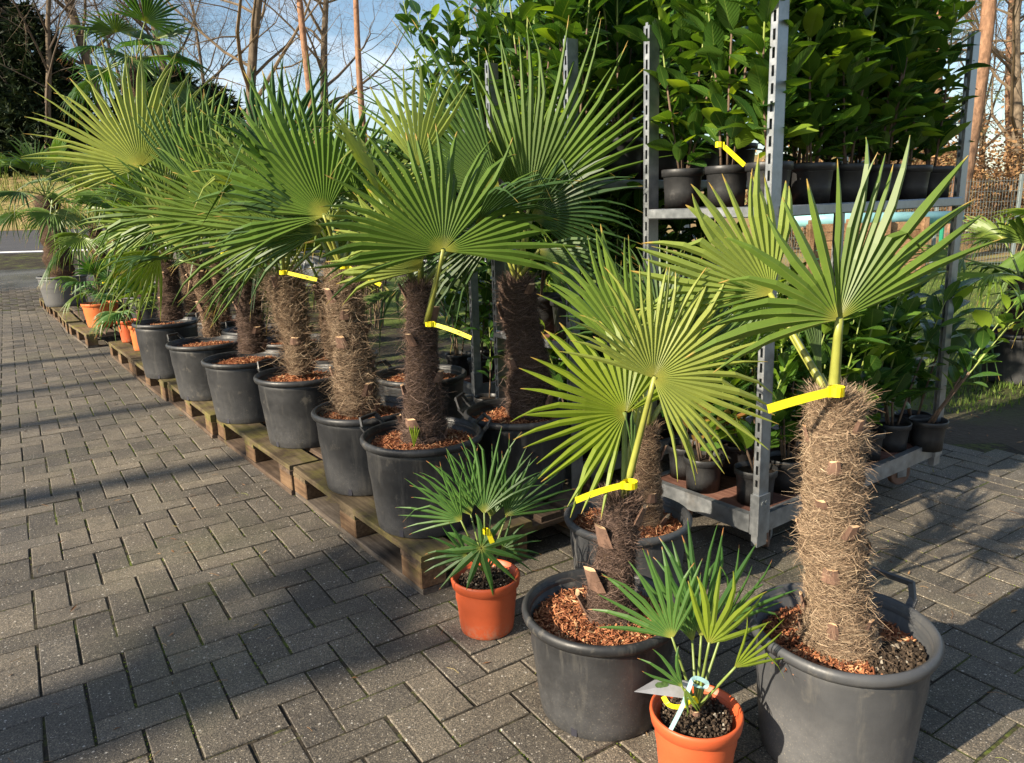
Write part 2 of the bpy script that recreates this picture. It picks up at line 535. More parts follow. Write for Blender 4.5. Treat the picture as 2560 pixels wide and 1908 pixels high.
M['chipbed'] = m_ground('bark_bed', [(0.3, (0.07, 0.022, 0.010)), (0.6, (0.22, 0.068, 0.022)), (0.8, (0.34, 0.12, 0.04))], 18, 0.8, fine=120)
M['soil'] = m_ground('potting_soil', [(0.3, (0.014, 0.010, 0.008)), (0.6, (0.040, 0.029, 0.021)), (0.8, (0.075, 0.055, 0.04))], 20, 1.0, fine=140)
M['clod'] = m_island('soil_clod', [(0, (0.018, 0.013, 0.010)), (0.7, (0.062, 0.044, 0.030)), (0.93, (0.11, 0.08, 0.055)), (1, (0.3, 0.27, 0.22))], 0.95)
M['trunk'] = m_ground('palm_trunk', [(0.3, (0.040, 0.025, 0.017)), (0.6, (0.105, 0.068, 0.045)), (0.8, (0.19, 0.13, 0.085))], 9, 1.0, fine=110)
M['fibre'] = m_island('palm_fibre', [(0, (0.06, 0.034, 0.021)), (0.35, (0.155, 0.092, 0.056)), (0.7, (0.27, 0.175, 0.11)), (1.0, (0.46, 0.34, 0.22))], 0.75, 0.3)
M['fibre_dark'] = m_island('dark_palm_fibre', [(0, (0.034, 0.021, 0.016)), (0.5, (0.10, 0.062, 0.047)), (1.0, (0.23, 0.155, 0.12))], 0.75, 0.3)
M['fibre_pale'] = m_island('pale_palm_fibre', [(0, (0.10, 0.066, 0.042)), (0.4, (0.23, 0.155, 0.10)), (0.8, (0.37, 0.265, 0.17)), (1.0, (0.48, 0.37, 0.25))], 0.75, 0.3)
M['stub'] = m_simple('leaf_base_bark', (0.15, 0.085, 0.058), 0.8, var=0.4, vscale=30)
M['stubcut'] = m_simple('cut_leaf_base', (0.52, 0.34, 0.19), 0.8, var=0.25, vscale=60)
M['palm'] = m_palmleaf('palm_leaf', (0.066, 0.124, 0.018), (0.125, 0.178, 0.030))
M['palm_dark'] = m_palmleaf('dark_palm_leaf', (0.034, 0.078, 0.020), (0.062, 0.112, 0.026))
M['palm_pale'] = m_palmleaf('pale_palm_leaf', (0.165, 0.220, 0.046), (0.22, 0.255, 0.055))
M['palm_bright'] = m_palmleaf('bright_palm_leaf', (0.125, 0.21, 0.016), (0.20, 0.26, 0.026), trans=0.36)
M['palm_young'] = m_palmleaf('young_palm_leaf', (0.036, 0.098, 0.020), (0.060, 0.135, 0.028), tip=(0.40, 0.16, 0.06), trans=0.22, rough=0.46)
M['petiole'] = m_simple('palm_petiole', (0.26, 0.27, 0.05), 0.45, var=0.35, vscale=9)
M['petiole_g'] = m_simple('green_palm_petiole', (0.15, 0.20, 0.045), 0.45, var=0.3, vscale=9)
M['laurel'] = m_laurel('laurel_leaf', (0.020, 0.062, 0.014), (0.050, 0.115, 0.020), 0.26, 0.22)
M['laurel_mid'] = m_laurel('mid_laurel_leaf', (0.042, 0.100, 0.015), (0.080, 0.155, 0.023), 0.27, 0.25)
M['laurel_new'] = m_laurel('new_laurel_leaf', (0.14, 0.235, 0.022), (0.21, 0.29, 0.030), 0.36, 0.32)
M['laurel_old'] = m_laurel('yellowing_laurel_leaf', (0.36, 0.24, 0.05), (0.28, 0.12, 0.04), 0.5, 0.2)
M['stem_new'] = m_simple('green_stem', (0.20, 0.25, 0.05), 0.5, var=0.25)
M['stem_old'] = m_simple('brown_stem', (0.13, 0.085, 0.055), 0.8, var=0.35, vscale=40)
M['wood'] = m_wood('weathered_pallet_wood', (0.105, 0.073, 0.052), (0.175, 0.125, 0.088), 0.10)
M['wood_moss'] = m_wood('mossy_pallet_wood', (0.115, 0.086, 0.052), (0.185, 0.142, 0.085), 0.46)
M['wood_grey'] = m_wood('grey_pallet_wood', (0.10, 0.082, 0.066), (0.18, 0.15, 0.12), 0.12)
M['wood_block'] = m_wood('pallet_block_wood', (0.145, 0.088, 0.050), (0.235, 0.155, 0.088), 0.12)
M['steel'] = m_steel('galvanised_steel')
M['ply'] = m_wood('trolley_board', (0.16, 0.075, 0.055), (0.24, 0.13, 0.09), 0.0)
M['wheel'] = m_simple('trolley_wheel', (0.16, 0.085, 0.055), 0.7, var=0.4)
M['yellow'] = m_simple('yellow_tag', (0.78, 0.66, 0.012), 0.42, spec=0.4, var=0.06, vscale=20)
M['ink'] = m_simple('black_ink', (0.02, 0.02, 0.03), 0.6)
M['blue_tape'] = m_simple('pale_blue_ribbon', (0.36, 0.58, 0.58), 0.45, var=0.1)
M['card'] = m_simple('printed_label_card', (0.36, 0.35, 0.36), 0.35, var=0.18, vscale=30)
M['green_print'] = m_simple('green_print', (0.10, 0.17, 0.05), 0.4, var=0.6, vscale=60)
M['white'] = m_simple('white_paint', (0.75, 0.75, 0.74), 0.6, var=0.12, vscale=4)
M['sign'] = m_simple('grey_plate', (0.15, 0.16, 0.16), 0.5, var=0.25, vscale=9)
M['asphalt'] = m_ground('asphalt', [(0.3, (0.040, 0.040, 0.044)), (0.7, (0.072, 0.071, 0.074))], 1.2, 0.4, 0.7, 0.4, fine=80)
M['lawn'] = m_ground('lawn_ground', [(0.32, (0.045, 0.036, 0.022)), (0.48, (0.065, 0.085, 0.022)), (0.7, (0.115, 0.16, 0.03))], 0.7, 0.8)
def m_lawn():
    t = NT('lawn_ground')
    P = t.N('NewGeometry').outputs['Position']
    n = t.math('ADD', t.math('MULTIPLY', t.noise(P, 0.7, 6, 0.65), 0.6), t.math('MULTIPLY', t.noise(P, 30, 4, 0.7), 0.4))
    gcol = t.ramp(n, [(0.32, (0.045, 0.036, 0.022)), (0.46, (0.075, 0.10, 0.022)), (0.7, (0.13, 0.185, 0.03))])
    ecol = t.ramp(n, [(0.3, (0.040, 0.032, 0.025)), (0.6, (0.080, 0.064, 0.047)), (0.8, (0.12, 0.10, 0.075))])
    sp = t.N('SeparateXYZ'); t.L(P, sp.inputs[0])
    e = t.math('ADD', sp.outputs['Y'], t.math('MULTIPLY', t.noise(P, 1.6, 5, 0.7), 2.4))
    f = t.ramp(t.math('MULTIPLY', t.math('SUBTRACT', e, 5.2), 0.6), [(0.0, (0,) * 3), (0.9, (1,) * 3)])
    t.bump(t.noise(P, 45, 4), 0.8, 0.02)
    return t.set(t.mix(f, ecol, gcol), 0.95, spec=0.15)
M['lawn'] = m_lawn()
M['bare'] = m_ground('bare_earth', [(0.3, (0.045, 0.036, 0.028)), (0.6, (0.085, 0.068, 0.05)), (0.8, (0.12, 0.10, 0.075))], 2.5, 0.9)
M['verge'] = m_ground('verge_ground', [(0.36, (0.20, 0.12, 0.06)), (0.5, (0.25, 0.19, 0.09)), (0.62, (0.20, 0.21, 0.06))], 0.8, 0.8)
M['grass'] = m_island('grass_blade', [(0, (0.06, 0.11, 0.015)), (0.5, (0.11, 0.18, 0.025)), (1, (0.20, 0.24, 0.06))], 0.6, 0.3, trans=0.3)
M['grass_verge'] = m_island('verge_grass', [(0, (0.10, 0.14, 0.03)), (0.5, (0.19, 0.23, 0.05)), (1, (0.33, 0.30, 0.11))], 0.7, 0.2, trans=0.3)
M['deadleaf'] = m_island('dead_leaf', [(0, (0.11, 0.050, 0.025)), (0.5, (0.24, 0.125, 0.06)), (0.9, (0.36, 0.23, 0.11)), (1, (0.2, 0.26, 0.05))], 0.8, 0.2, trans=0.1)
M['wet'] = m_simple('wet_paving', (0.13, 0.135, 0.14), 0.12, spec=0.8, var=0.5, vscale=0.9, coords='Object')
M['bark'] = m_bark('grey_bark', (0.060, 0.045, 0.032), (0.19, 0.145, 0.10))
M['bark_pine'] = m_bark('pine_bark', (0.085, 0.052, 0.036), (0.33, 0.19, 0.115), 9, 0.45, (0.40, 0.215, 0.125), 3, 9)
M['twig'] = m_simple('twig', (0.135, 0.095, 0.055), 0.85, var=0.35, vscale=3)
M['twig_dark'] = m_simple('dark_twig', (0.075, 0.055, 0.04), 0.85, var=0.35, vscale=3)
M['conifer'] = m_island('conifer_needles', [(0, (0.012, 0.026, 0.012)), (0.6, (0.028, 0.050, 0.018)), (1, (0.055, 0.075, 0.024))], 0.6, 0.3, trans=0.1)
M['pine'] = m_island('pine_needles', [(0, (0.035, 0.055, 0.022)), (0.6, (0.075, 0.10, 0.034)), (1, (0.13, 0.14, 0.05))], 0.6, 0.3, trans=0.15)
M['brownleaf'] = m_island('brown_hedge_leaf', [(0, (0.10, 0.050, 0.024)), (0.5, (0.23, 0.125, 0.058)), (1, (0.38, 0.23, 0.10))], 0.7, 0.25, trans=0.2)
M['bamboo'] = m_island('bamboo_leaf', [(0, (0.10, 0.13, 0.025)), (0.5, (0.22, 0.23, 0.05)), (1, (0.38, 0.32, 0.10))], 0.6, 0.3, trans=0.25)
M['bed_wood'] = m_wood('planter_board', (0.30, 0.175, 0.095), (0.42, 0.27, 0.15), 0.05)
M['teal'] = m_simple('teal_pipe', (0.22, 0.44, 0.46), 0.35, var=0.15, vscale=5)
M['greenpaint'] = m_simple('green_paint', (0.02, 0.22, 0.13), 0.4)
M['wire'] = m_simple('fence_wire', (0.24, 0.28, 0.28), 0.5, 0.4)

# ------------------------------------------------------------------ the setting
def proj(P):
    d = V(P) - CAM
    z = d.dot(FWD)
    if z < 0.05: return None
    return V(((1280 + FPX * d.dot(RGT) / z) / KD, (954 + FPX * d.dot(DWN) / z) / KD))

# one sheet of ground out to the horizon
def ground_sheet():
    xs = sorted(set([-400, -200, -120, -80, -60, -45] + [-36 + 1.5 * i for i in range(49)] + [45, 60, 90, 150, 250, 400]))
    ys = sorted(set([-80, -40, -20, -10, -5] + [1.5 * i for i in range(0, 41)] + [70, 90, 130, 200, 350, 600]))
    b = MB()
    for y in ys:
        for x in xs:
            b.v.append(V((x, y, gz(x, y) - 0.075)))
    nx = len(xs)
    for j in range(len(ys) - 1):
        for i in range(nx - 1):
            b.f.append((j * nx + i, j * nx + i + 1, (j + 1) * nx + i + 1, (j + 1) * nx + i)); b.mi.append(0)
    return structure(b.build('ground', M['bare'], smooth=True))
ground_sheet()

E0, E1 = gd(2035, 966), gd(2217, 991)
EN = V((-(E1 - E0).y, (E1 - E0).x, 0)).normalized()
if EN.y < 0: EN = -EN
def is_lawn(P):
    q = P - ORG
    return q.dot(UU) > 1.72 and (P - E0).dot(EN) > 0

# pavement: joint bed, herringbone pavers, textured field further off
def strip_sheet(name, mat, x0, x1, y0, y1, nx, ny, dz, skip=None):
    b = MB()
    for j in range(ny + 1):
        for i in range(nx + 1):
            x = x0 + (x1 - x0) * i / nx; y = y0 + (y1 - y0) * j / ny
            b.v.append(V((x, y, gz(x, y) + dz)))
    for j in range(ny):
        for i in range(nx):
            a = j * (nx + 1) + i
            if skip and skip((b.v[a] + b.v[a + nx + 2]) / 2): continue
            b.f.append((a, a + 1, a + nx + 2, a + nx + 1)); b.mi.append(0)
    return b.build(name, mat, smooth=True)
pavement = structure(strip_sheet('pavement', M['joint'], -16, 6, -1, 20.2, 110, 106, -0.0034, lambda p: is_lawn(V((p.x, p.y, 0)) - EN * .12) or (p.y > 9 and p.x > -2)))
GT = 0.58087
GU = V((math.cos(GT), math.sin(GT), 0)); GWV = V((math.sin(GT), -math.cos(GT), 0))
GO = V((-1.6927, 2.5886, 0)); U = 0.1055
JA, JB = 0.0072, 0.0054          # the joints running away from the viewer are the wider ones

def brick_verts(la, lb, rr, bev=0.0024, h=0.035):
    """top-bevelled paver centred on the origin, top at z = 0"""
    ha, hb = la / 2, lb / 2
    j = lambda s=0.0012: rr.uniform(-s, s)
    ring = lambda ins, z: [V((sx * (ha - ins) + j(), sy * (hb - ins) + j(), z + j(0.0006))) for sx, sy in ((-1, -1), (1, -1), (1, 1), (-1, 1))]
    vs = ring(0, -h) + ring(0, -bev) + ring(bev * 1.1, 0)
    fs = [(8, 9, 10, 11)]
    for l in (0, 4):
        for k in range(4):
            fs.append((l + k, l + (k + 1) % 4, l + 4 + (k + 1) % 4, l + 4 + k))
    return vs, fs

rr = random.Random(11)
bricks = []
for a in range(-110, 60):
    for b in range(-140, 30):
        if (b - (3 - a)) % 4 == 0:
            ca, cb, la, lb = a, b + 0.5, 2 * U - JA, U - JB
        elif (b + a) % 4 == 0:
            ca, cb, la, lb = a + 0.5, b + 1.0, U - JA, 2 * U - JB
        else:
            continue
        P = GO + GU * (ca * U) + GWV * (cb * U)
        if P.y < 0.55 or P.y > 15.0: continue
        s = proj(P)
        if s is None or not (-900 < s.x < 3100 and s.y < 2900): continue
        q = P - ORG; pu, pw = q.dot(UU), q.dot(WW)
        if is_lawn(P) or (pw > 4.0 and pu > 0.4) or pu > 4.5: continue
        e = 0.06
        s1, s2 = proj(P + GU * e), proj(P + GWV * e)
        area = abs((s1 - s).x * (s2 - s).y - (s1 - s).y * (s2 - s).x) * la * lb / e / e
        inside = (0 < s.x < 2217 and 0 < s.y < 1652)
        # under the pallets, pots and trolleys nothing of a paver shows
        hidden = (-0.98 < pu < 1.25 and pw > 0.75) or (P - V((0.77, 1.55, 0))).length < 0.16 or (P - V((0.21, 1.74, 0))).length < 0.15
        bricks.append((0 if (inside and not hidden) else 1, -area, P, la, lb))
bricks.sort(key=lambda t: (t[0], t[1]))
variants = {}
for kind in ('h', 'v'):
    variants[kind] = []
    for k in range(5):
        la, lb = (2 * U - JA, U - JB) if kind == 'h' else (U - JA, 2 * U - JB)
        mb = MB(); mb.add(*brick_verts(la, lb, rr))
        o = mb.build('paver', M['paver'])
        variants[kind].append(o.data)
        bpy.data.objects.remove(o)
GROT = Quaternion((0, 0, 1), GT)
field = MB()
for i, (_, _, P, la, lb) in enumerate(bricks):
    z = rr.uniform(-0.0018, 0.0018) + gz(P.x, P.y)
    tilt = Quaternion((1, 0, 0), rr.uniform(-0.009, 0.009)) @ Quaternion((0, 1, 0), rr.uniform(-0.009, 0.009)) @ Quaternion((0, 0, 1), rr.uniform(-0.008, 0.008))
    q = GROT @ tilt
    jx, jy = rr.uniform(-0.0015, 0.0015), rr.uniform(-0.0015, 0.0015)
    loc = P + V((jx, jy, z))
    if i < 300:
        inst('paver', rr.choice(variants['h' if la > lb else 'v']), pavement, loc, q)
    else:
        vs, fs = brick_verts(la, lb, rr)
        field.add([loc + q @ p for p in vs], fs)
stuff(field.build('paver_field', M['paver_far'], pavement))
# beyond the pavers one can pick apart: the same paving as one surface
stuff(strip_sheet('far_paving', M['paver_far'], -17, -5.5, 14.9, 20.1, 24, 12, -0.004)).parent = pavement
# moss in the wide joints
mo = MB()
for a in range(-60, 45):
    for b in range(-60, 22):
        if (b + a) % 4 == 3: continue
        for k in range(9):
            P = GO + GU * (a * U + rr.uniform(-0.003, 0.003)) + GWV * ((b + rr.random()) * U)
            if P.y < 0.9 or P.y > 6: continue
            nz = mnoise.noise(P * 1.6) + 0.5 * mnoise.noise(P * 5.0)
            if nz < 0.02 + rr.random() * 0.28: continue
            s = proj(P)
            if s is None or not (-100 < s.x < 2300 and s.y < 1750) or is_lawn(P): continue
            r = rr.uniform(0.0022, 0.0050); h = rr.uniform(0.001, 0.0035)
            an = rr.uniform(0, 6.3)
            vs = [P + V((math.cos(an + t) * r, math.sin(an + t) * r, -0.006)) for t in (0, 2.1, 4.2)] + [P + V((rr.uniform(-.002, .002), rr.uniform(-.002, .002), h - 0.0015))]
            mo.add(vs, [(0, 1, 3), (1, 2, 3), (2, 0, 3)])
stuff(mo.build('joint_moss', M['moss'], pavement))

# wet patch, white edge line, road, verge
wetp = structure(strip_sheet('wet_paving', M['wet'], -14.5, -7.4, 13.4, 16.6, 14, 8, 0.006))
for vtx in wetp.data.vertices:
    e = mnoise.noise(vtx.co * 0.7) * 0.5
    vtx.co.y += e * 0.9
structure(strip_sheet('road', M['asphalt'], -60, 4, 20.0, 28.4, 64, 10, 0.0))
structure(strip_sheet('road_edge_line', M['white'], -60, 4, 20.25, 20.55, 64, 1, 0.006))
# verge bank across the road
vb = MB()
nx, ny = 70, 16
def vz(x, y):
    return gz(-20, 28.3) + 0.34 * sstep(28.3, 36, y) * 8.0 * 0.9 + 0.18 * mnoise.noise(V((x * 0.5, y * 0.5, 3)))* sstep(28.3, 30, y)
for j in range(ny + 1):
    for i in range(nx + 1):
        x = -64 + 84 * i / nx; y = 28.2 + 26 * j / ny
        vb.v.append(V((x, y, vz(x, y))))
for j in range(ny):
    for i in range(nx):
        a = j * (nx + 1) + i
        vb.f.append((a, a + 1, a + nx + 2, a + nx + 1)); vb.mi.append(0)
structure(vb.build('verge', M['verge'], smooth=True))
def blades(name, mat, pts, hmin, hmax, wid, parent=None, n=3, spread=0.04):
    b = MB(); r = random.Random(len(pts))
    for p in pts:
        for k in range(n):
            an = r.uniform(0, 6.283); h = r.uniform(hmin, hmax); le = r.uniform(0.1, 0.7) * h
            o = p + V((r.uniform(-spread, spread), r.uniform(-spread, spread), 0))
            d = V((math.cos(an), math.sin(an), 0)); s = V((-d.y, d.x, 0)) * wid
            b.add([o - s, o + s, o + d * le * 0.4 + V((0, 0, h * 0.65)) + s * 0.6, o + d * le * 0.4 + V((0, 0, h * 0.65)) - s * 0.6, o + d * le + V((0, 0, h))], [(0, 1, 2, 3), (3, 2, 4)])
    o = b.build(name, mat, parent)
    return stuff(o)
pts = []
for k in range(5200):
    x = rr.uniform(-32, -8); y = 28.4 + 7 * rr.random() ** 1.3
    if mnoise.noise(V((x * 0.5, y * 0.8, 0))) > -0.12: pts.append(V((x, y, vz(x, y) - 0.02)))
blades('verge_grass', M['grass_verge'], pts, 0.12, 0.38, 0.02, n=3, spread=0.15)['label'] = 'tufted pale green grass on the bank across the road'
# lawn to the right
lw = MB()
nx, ny = 110, 90
for j in range(ny + 1):
    for i in range(nx + 1):
        q = (i / nx); x = -4 + 34 * q; y = 2.5 + 24 * j / ny
        P = V((x, y, 0))
        lw.v.append(V((x, y, -0.03 + 0.02 * mnoise.noise(P * 0.9) + 0.0)))
for j in range(ny):
    for i in range(nx):
        a = j * (nx + 1) + i
        c = (lw.v[a] + lw.v[a + nx + 2]) / 2
        if is_lawn(V((c.x, c.y, 0)) + EN * 0.06) or c.y > 9:
            lw.f.append((a, a + 1, a + nx + 2, a + nx + 1)); lw.mi.append(0)
structure(lw.build('lawn', M['lawn'], smooth=True))
pts = []
while len(pts) < 9000:
    y = 3.4 + 11 * rr.random() ** 1.3; x = rr.uniform(1.4, 1.5 + y * 0.85)
    P = V((x, y, 0))
    if not is_lawn(P): continue
    bare = sstep(3.6, 5.4, y)
    if rr.random() > 0.10 + 0.9 * bare or mnoise.noise(P * 1.1) + 0.5 * (bare - 0.8) < -0.25: continue
    pts.append(P + V((0, 0, -0.035)))
g = blades('lawn_grass', M['grass'], pts, 0.02, 0.055, 0.004, n=4, spread=0.035)
g['label'] = 'short green lawn grass beyond the plant trolley'
# fallen leaves and twigs on paving and bare earth
lt = MB()
for k in range(420):
    if k < 150:
        y = 1.1 + 6 * rr.random() ** 1.5; x = rr.uniform(-0.8 * y, 0.75 * y)
        P = V((x, y, 0.002)); q = P - ORG
        if -1.02 < q.dot(UU) < -0.2 and q.dot(WW) > 0.5: continue
    else:
        y = rr.uniform(3.5, 7); x = rr.uniform(2.0, 1.5 + y * 0.8); P = V((x, y, -0.01))
        if not is_lawn(P): continue
    s = rr.uniform(0.008, 0.022); an = rr.uniform(0, 6.28); el = rr.uniform(0.25, 0.7)
    d = V((math.cos(an), math.sin(an), 0)); t = V((-d.y, d.x, 0)) * el
    up = V((0, 0, 1))
    lt.add([P - d * s, P - t * s * 0.5 + up * s * rr.uniform(0, .35), P + d * s + up * s * rr.uniform(0, .5), P + t * s * 0.5 + up * s * rr.uniform(0, .35)], [(0, 1, 2), (0, 2, 3)])
for k in range(110):
    y = 1.1 + 3.5 * rr.random() ** 1.3; x = rr.uniform(-0.8 * y, 0.75 * y); P = V((x, y, 0.0035))
    an = rr.uniform(0, 6.28); d = V((math.cos(an), math.sin(an), 0)); L = rr.uniform(0.02, 0.06); t = V((-d.y, d.x, 0))
    lt.tube([P - d * L / 2, P + t * L * rr.uniform(-.15, .15) + V((0, 0, .002)), P + d * L / 2], 0.0007, 3)
o = stuff(lt.build('leaf_litter', M['deadleaf'])); o['label'] = 'dry leaves, needles and twigs scattered over paving and earth'

# ------------------------------------------------------------------ trees
def bare_tree(seed, h, r0, lean=(0, 0), kids=(13, 6, 5, 4), clear=0.3, droop=0.0, spread=1.0, fork=0.46, wob0=0.05, taper=0.82):
    r = random.Random(seed)
    tr, cr = MB(), MB()
    def branch(p, d, L, rad0, lev):
        n = (9, 6, 5, 4, 3)[lev]
        pts = [V(p)]; rads = [rad0]; d = V(d).normalized(); dirs = [d]
        wob = (wob0, 0.13, 0.20, 0.26, 0.30)[lev]
        for i in range(n):
            d = (d + V((r.gauss(0, wob), r.gauss(0, wob), r.gauss(0, wob) + (0.10 if lev in (1, 2) else 0.0) - droop * (lev > 1)))).normalized()
            pts.append(pts[-1] + d * (L / n)); dirs.append(d)
            rads.append(max(0.0035, rad0 * (1 - (taper if lev == 0 else 0.82) * (i + 1) / n)))
        (tr if lev == 0 else cr).tube(pts, rads, (10, 6, 4, 3, 3)[lev], cap=False)
        if lev >= len(kids): return
        for k in range(kids[lev]):
            t0 = clear if lev == 0 else 0.2
            t = t0 + (1 - t0) * (k + r.random()) / kids[lev]
            i = min(n - 1, int(t * n)); f = t * n - i
            q = pts[i].lerp(pts[i + 1], f)
            az = r.uniform(0, 6.283)
            o = dirs[i].orthogonal().normalized(); o = Quaternion(dirs[i], az) @ o
            nd = (dirs[i] * r.uniform(0.35, 0.9) + o * r.uniform(0.6, 1.1) * spread).normalized()
            branch(q, nd, L * (r.uniform(0.30, 0.55) if lev == 0 else r.uniform(0.35, 0.65)) * (1.15 - 0.5 * t), rads[i] * r.uniform(0.35, fork), lev + 1)
    branch(V((0, 0, -0.2)), V((lean[0], lean[1], 1)), h, r0, 0)
    return tr, cr
def put_tree(name, trcr, label, cat, loc, mats, group=None, rz=0.0):
    t = thing(name, label, cat, loc, group, rz)
    trcr[0].build('trunk', mats[0], t, smooth=True)
    trcr[1].build('crown', mats[1], t)
    return t
GT_ = 'bare trees across the road'
def place(x, y, Y):               # foot of a far tree on the bank, under a reference column
    p = at(x, y, Y); return V((p.x, p.y, vz(p.x, p.y) if p.x < 8 else 0.0))
t1 = put_tree('bare_tree', bare_tree(3, 17, 0.26, kids=(20, 8, 6, 4), clear=.14), 'leafless broad tree with dark trunk behind the upright palm leaves', 'tree', place(545, 300, 36), (M['bark'], M['twig']), GT_)
t2 = put_tree('bare_tree', bare_tree(5, 18, 0.28, kids=(20, 8, 6, 4), clear=.16), 'leafless tree behind the tallest palm', 'tree', place(250, 300, 38), (M['bark'], M['twig']), GT_)
t3 = put_tree('bare_tree', bare_tree(8, 15, 0.16, kids=(20, 8, 6, 4), clear=.12), 'slim leafless tree above the dark evergreen', 'tree', place(95, 300, 35), (M['bark'], M['twig_dark']), GT_)
for (x, Y, src, rz, lab) in ((390, 42, t1, 2.0, 'leafless tree with sunlit twigs between two darker bare trunks'), (460, 47, t3, 1.0, 'thin distant leafless tree among the bare trees'), (700, 44, t2, 4.1, 'leafless tree rising behind the orange pine trunk'),
                             (20, 46, t1, 5.0, 'leafless tree behind the slim bare tree over the evergreens'), (310, 52, t3, 3.0, 'farthest thin leafless tree behind the tallest palm')):
    c = copy_tree(src); c.location = place(x, 300, Y); c.rotation_euler.z = rz; c['label'] = lab

def pine(seed, h, r0, lean, top_n, clear, name, label, loc, leafmat, n_leaf=26, spread=1.0, group=None, rz=0, lsz=0.30):
    r = random.Random(seed)
    t = thing(name, label, 'tree', loc, group, rz)
    tr, br, cr = MB(), MB(), MB()
    n = 12; pts = []; rads = []
    for i in range(n + 1):
        f = i / n
        pts.append(V((lean[0] * f * h + 0.25 * math.sin(f * 5 + seed), lean[1] * f * h + 0.2 * math.sin(f * 4 + seed * 2), f * h - 0.3)))
        rads.append(r0 * (1 - 0.72 * f))
    tr.tube(pts, rads, 12, cap=False)
    for k in range(top_n):
        f = clear + (1 - clear) * (k + r.random()) / top_n
        i = min(n - 1, int(f * n)); q = pts[i].lerp(pts[i + 1], f * n - i)
        az = k * 2.4 + r.uniform(-.4, .4); L = h * 0.20 * spread * (1.25 - f * 0.8) * r.uniform(.6, 1.2)
        d = V((math.cos(az), math.sin(az), r.uniform(-0.05, 0.35))).normalized()
        bp = [q]
        for s in range(4):
            d = (d + V((r.gauss(0, .13), r.gauss(0, .13), r.gauss(0.02, .12)))).normalized(); bp.append(bp[-1] + d * L / 4)
        br.tube(bp, [0.05, 0.04, 0.03, 0.02, 0.008], 4, cap=False)
        for s in range(n_leaf):
            u = 0.3 + 0.75 * r.random(); i2 = min(3, int(u * 4))
            c = bp[i2].lerp(bp[i2 + 1], min(1.0, u * 4 - i2)) + V((r.gauss(0, .22), r.gauss(0, .22), r.gauss(0, .14))) * (L * 0.33 + 0.25)
            for m in range(7):
                dd = V((r.gauss(0, 1), r.gauss(0, 1), r.gauss(.2, .8))).normalized(); sd = dd.orthogonal().normalized() * lsz * 0.055
                ll = lsz * r.uniform(.5, 1.1)
                cr.add([c - sd, c + sd, c + dd * ll + V((0, 0, -0.15 * ll))], [(0, 1, 2)])
    tr.build('trunk', M['bark_pine'], t, smooth=True)
    br.build('branches', M['twig'], t)
    cr.build('crown', leafmat, t)
    return t
pine(2, 20, 0.17, (0.02, 0), 14, 0.62, 'pine_tree', 'tall pine with bare orange trunk standing clear against the sky', place(672, 260, 33), M['pine'])
pine(4, 19, 0.15, (-0.02, 0), 13, 0.62, 'pine_tree', 'pine with pale brown trunk beside the laurel foliage', place(800, 260, 32), M['pine'])
# dark evergreens on the bank at the left
def conifer(seed, h, w, label, loc, n=2600):
    r = random.Random(seed)
    t = thing('evergreen_tree', label, 'tree', loc, 'dark evergreens on the bank')
    tr, cr = MB(), MB()
    tr.tube([V((0, 0, -0.3)), V((0.1, 0, h * 0.5)), V((0, 0, h * 0.93))], [0.2, 0.13, 0.03], 8)
    for k in range(n):
        f = r.random() ** 1.15
        z = -0.03 * h + 1.03 * h * f
        rr_ = w * 1.15 * (1 - f) ** 0.5 * math.sqrt(r.random()) * (0.8 + 0.35 * mnoise.noise(V((z * .6, k * .0, seed))))
        az = r.uniform(0, 6.283); lob = 1 + 0.3 * math.sin(az * 3 + z * 1.3 + seed) + 0.15 * math.sin(az * 7 - z * 2)
        c = V((math.cos(az) * rr_ * lob, math.sin(az) * rr_ * lob, z + r.gauss(0, .15)))
        out = V((math.cos(az), math.sin(az), r.uniform(-.5, .4)))
        for m in range(5):
            dd = (out + V((r.gauss(0, .6), r.gauss(0, .6), r.gauss(0, .6)))).normalized(); sd = dd.cross(V((r.gauss(0, 1), r.gauss(0, 1), r.gauss(0, 1)))).normalized() * r.uniform(.04, .08)
            L = r.uniform(.25, .6)
            cr.add([c - sd, c + dd * L * .5 + sd * .6, c + dd * L, c + sd], [(0, 1, 2), (0, 2, 3)])
    tr.build('trunk', M['bark'], t); cr.build('crown', M['conifer'], t)
    return t
for k, (x, Y, h, w, lab) in enumerate(((-30, 36.5, 9.5, 2.4, 'bushy dark evergreen at the end of the bank'), (30, 38, 8.4, 2.2, 'dark evergreen under the slim leafless tree'), (92, 36.5, 7.2, 2.2, 'low dark evergreen on the bank beside the tallest palm'), (145, 40, 6.0, 2.2, 'rounded dark evergreen behind the tallest palm'),
                                     (330, 41, 5.5, 2.6, 'dark evergreen far behind the fan leaves'), (400, 40, 5.0, 2.6, 'low broad evergreen behind the palm row'), (470, 42, 4.6, 2.8, 'lowest evergreen beyond the palm row'))):
    conifer(20 + k, h, w, lab, place(x, 300, Y), 2600 if k < 4 else 1400)
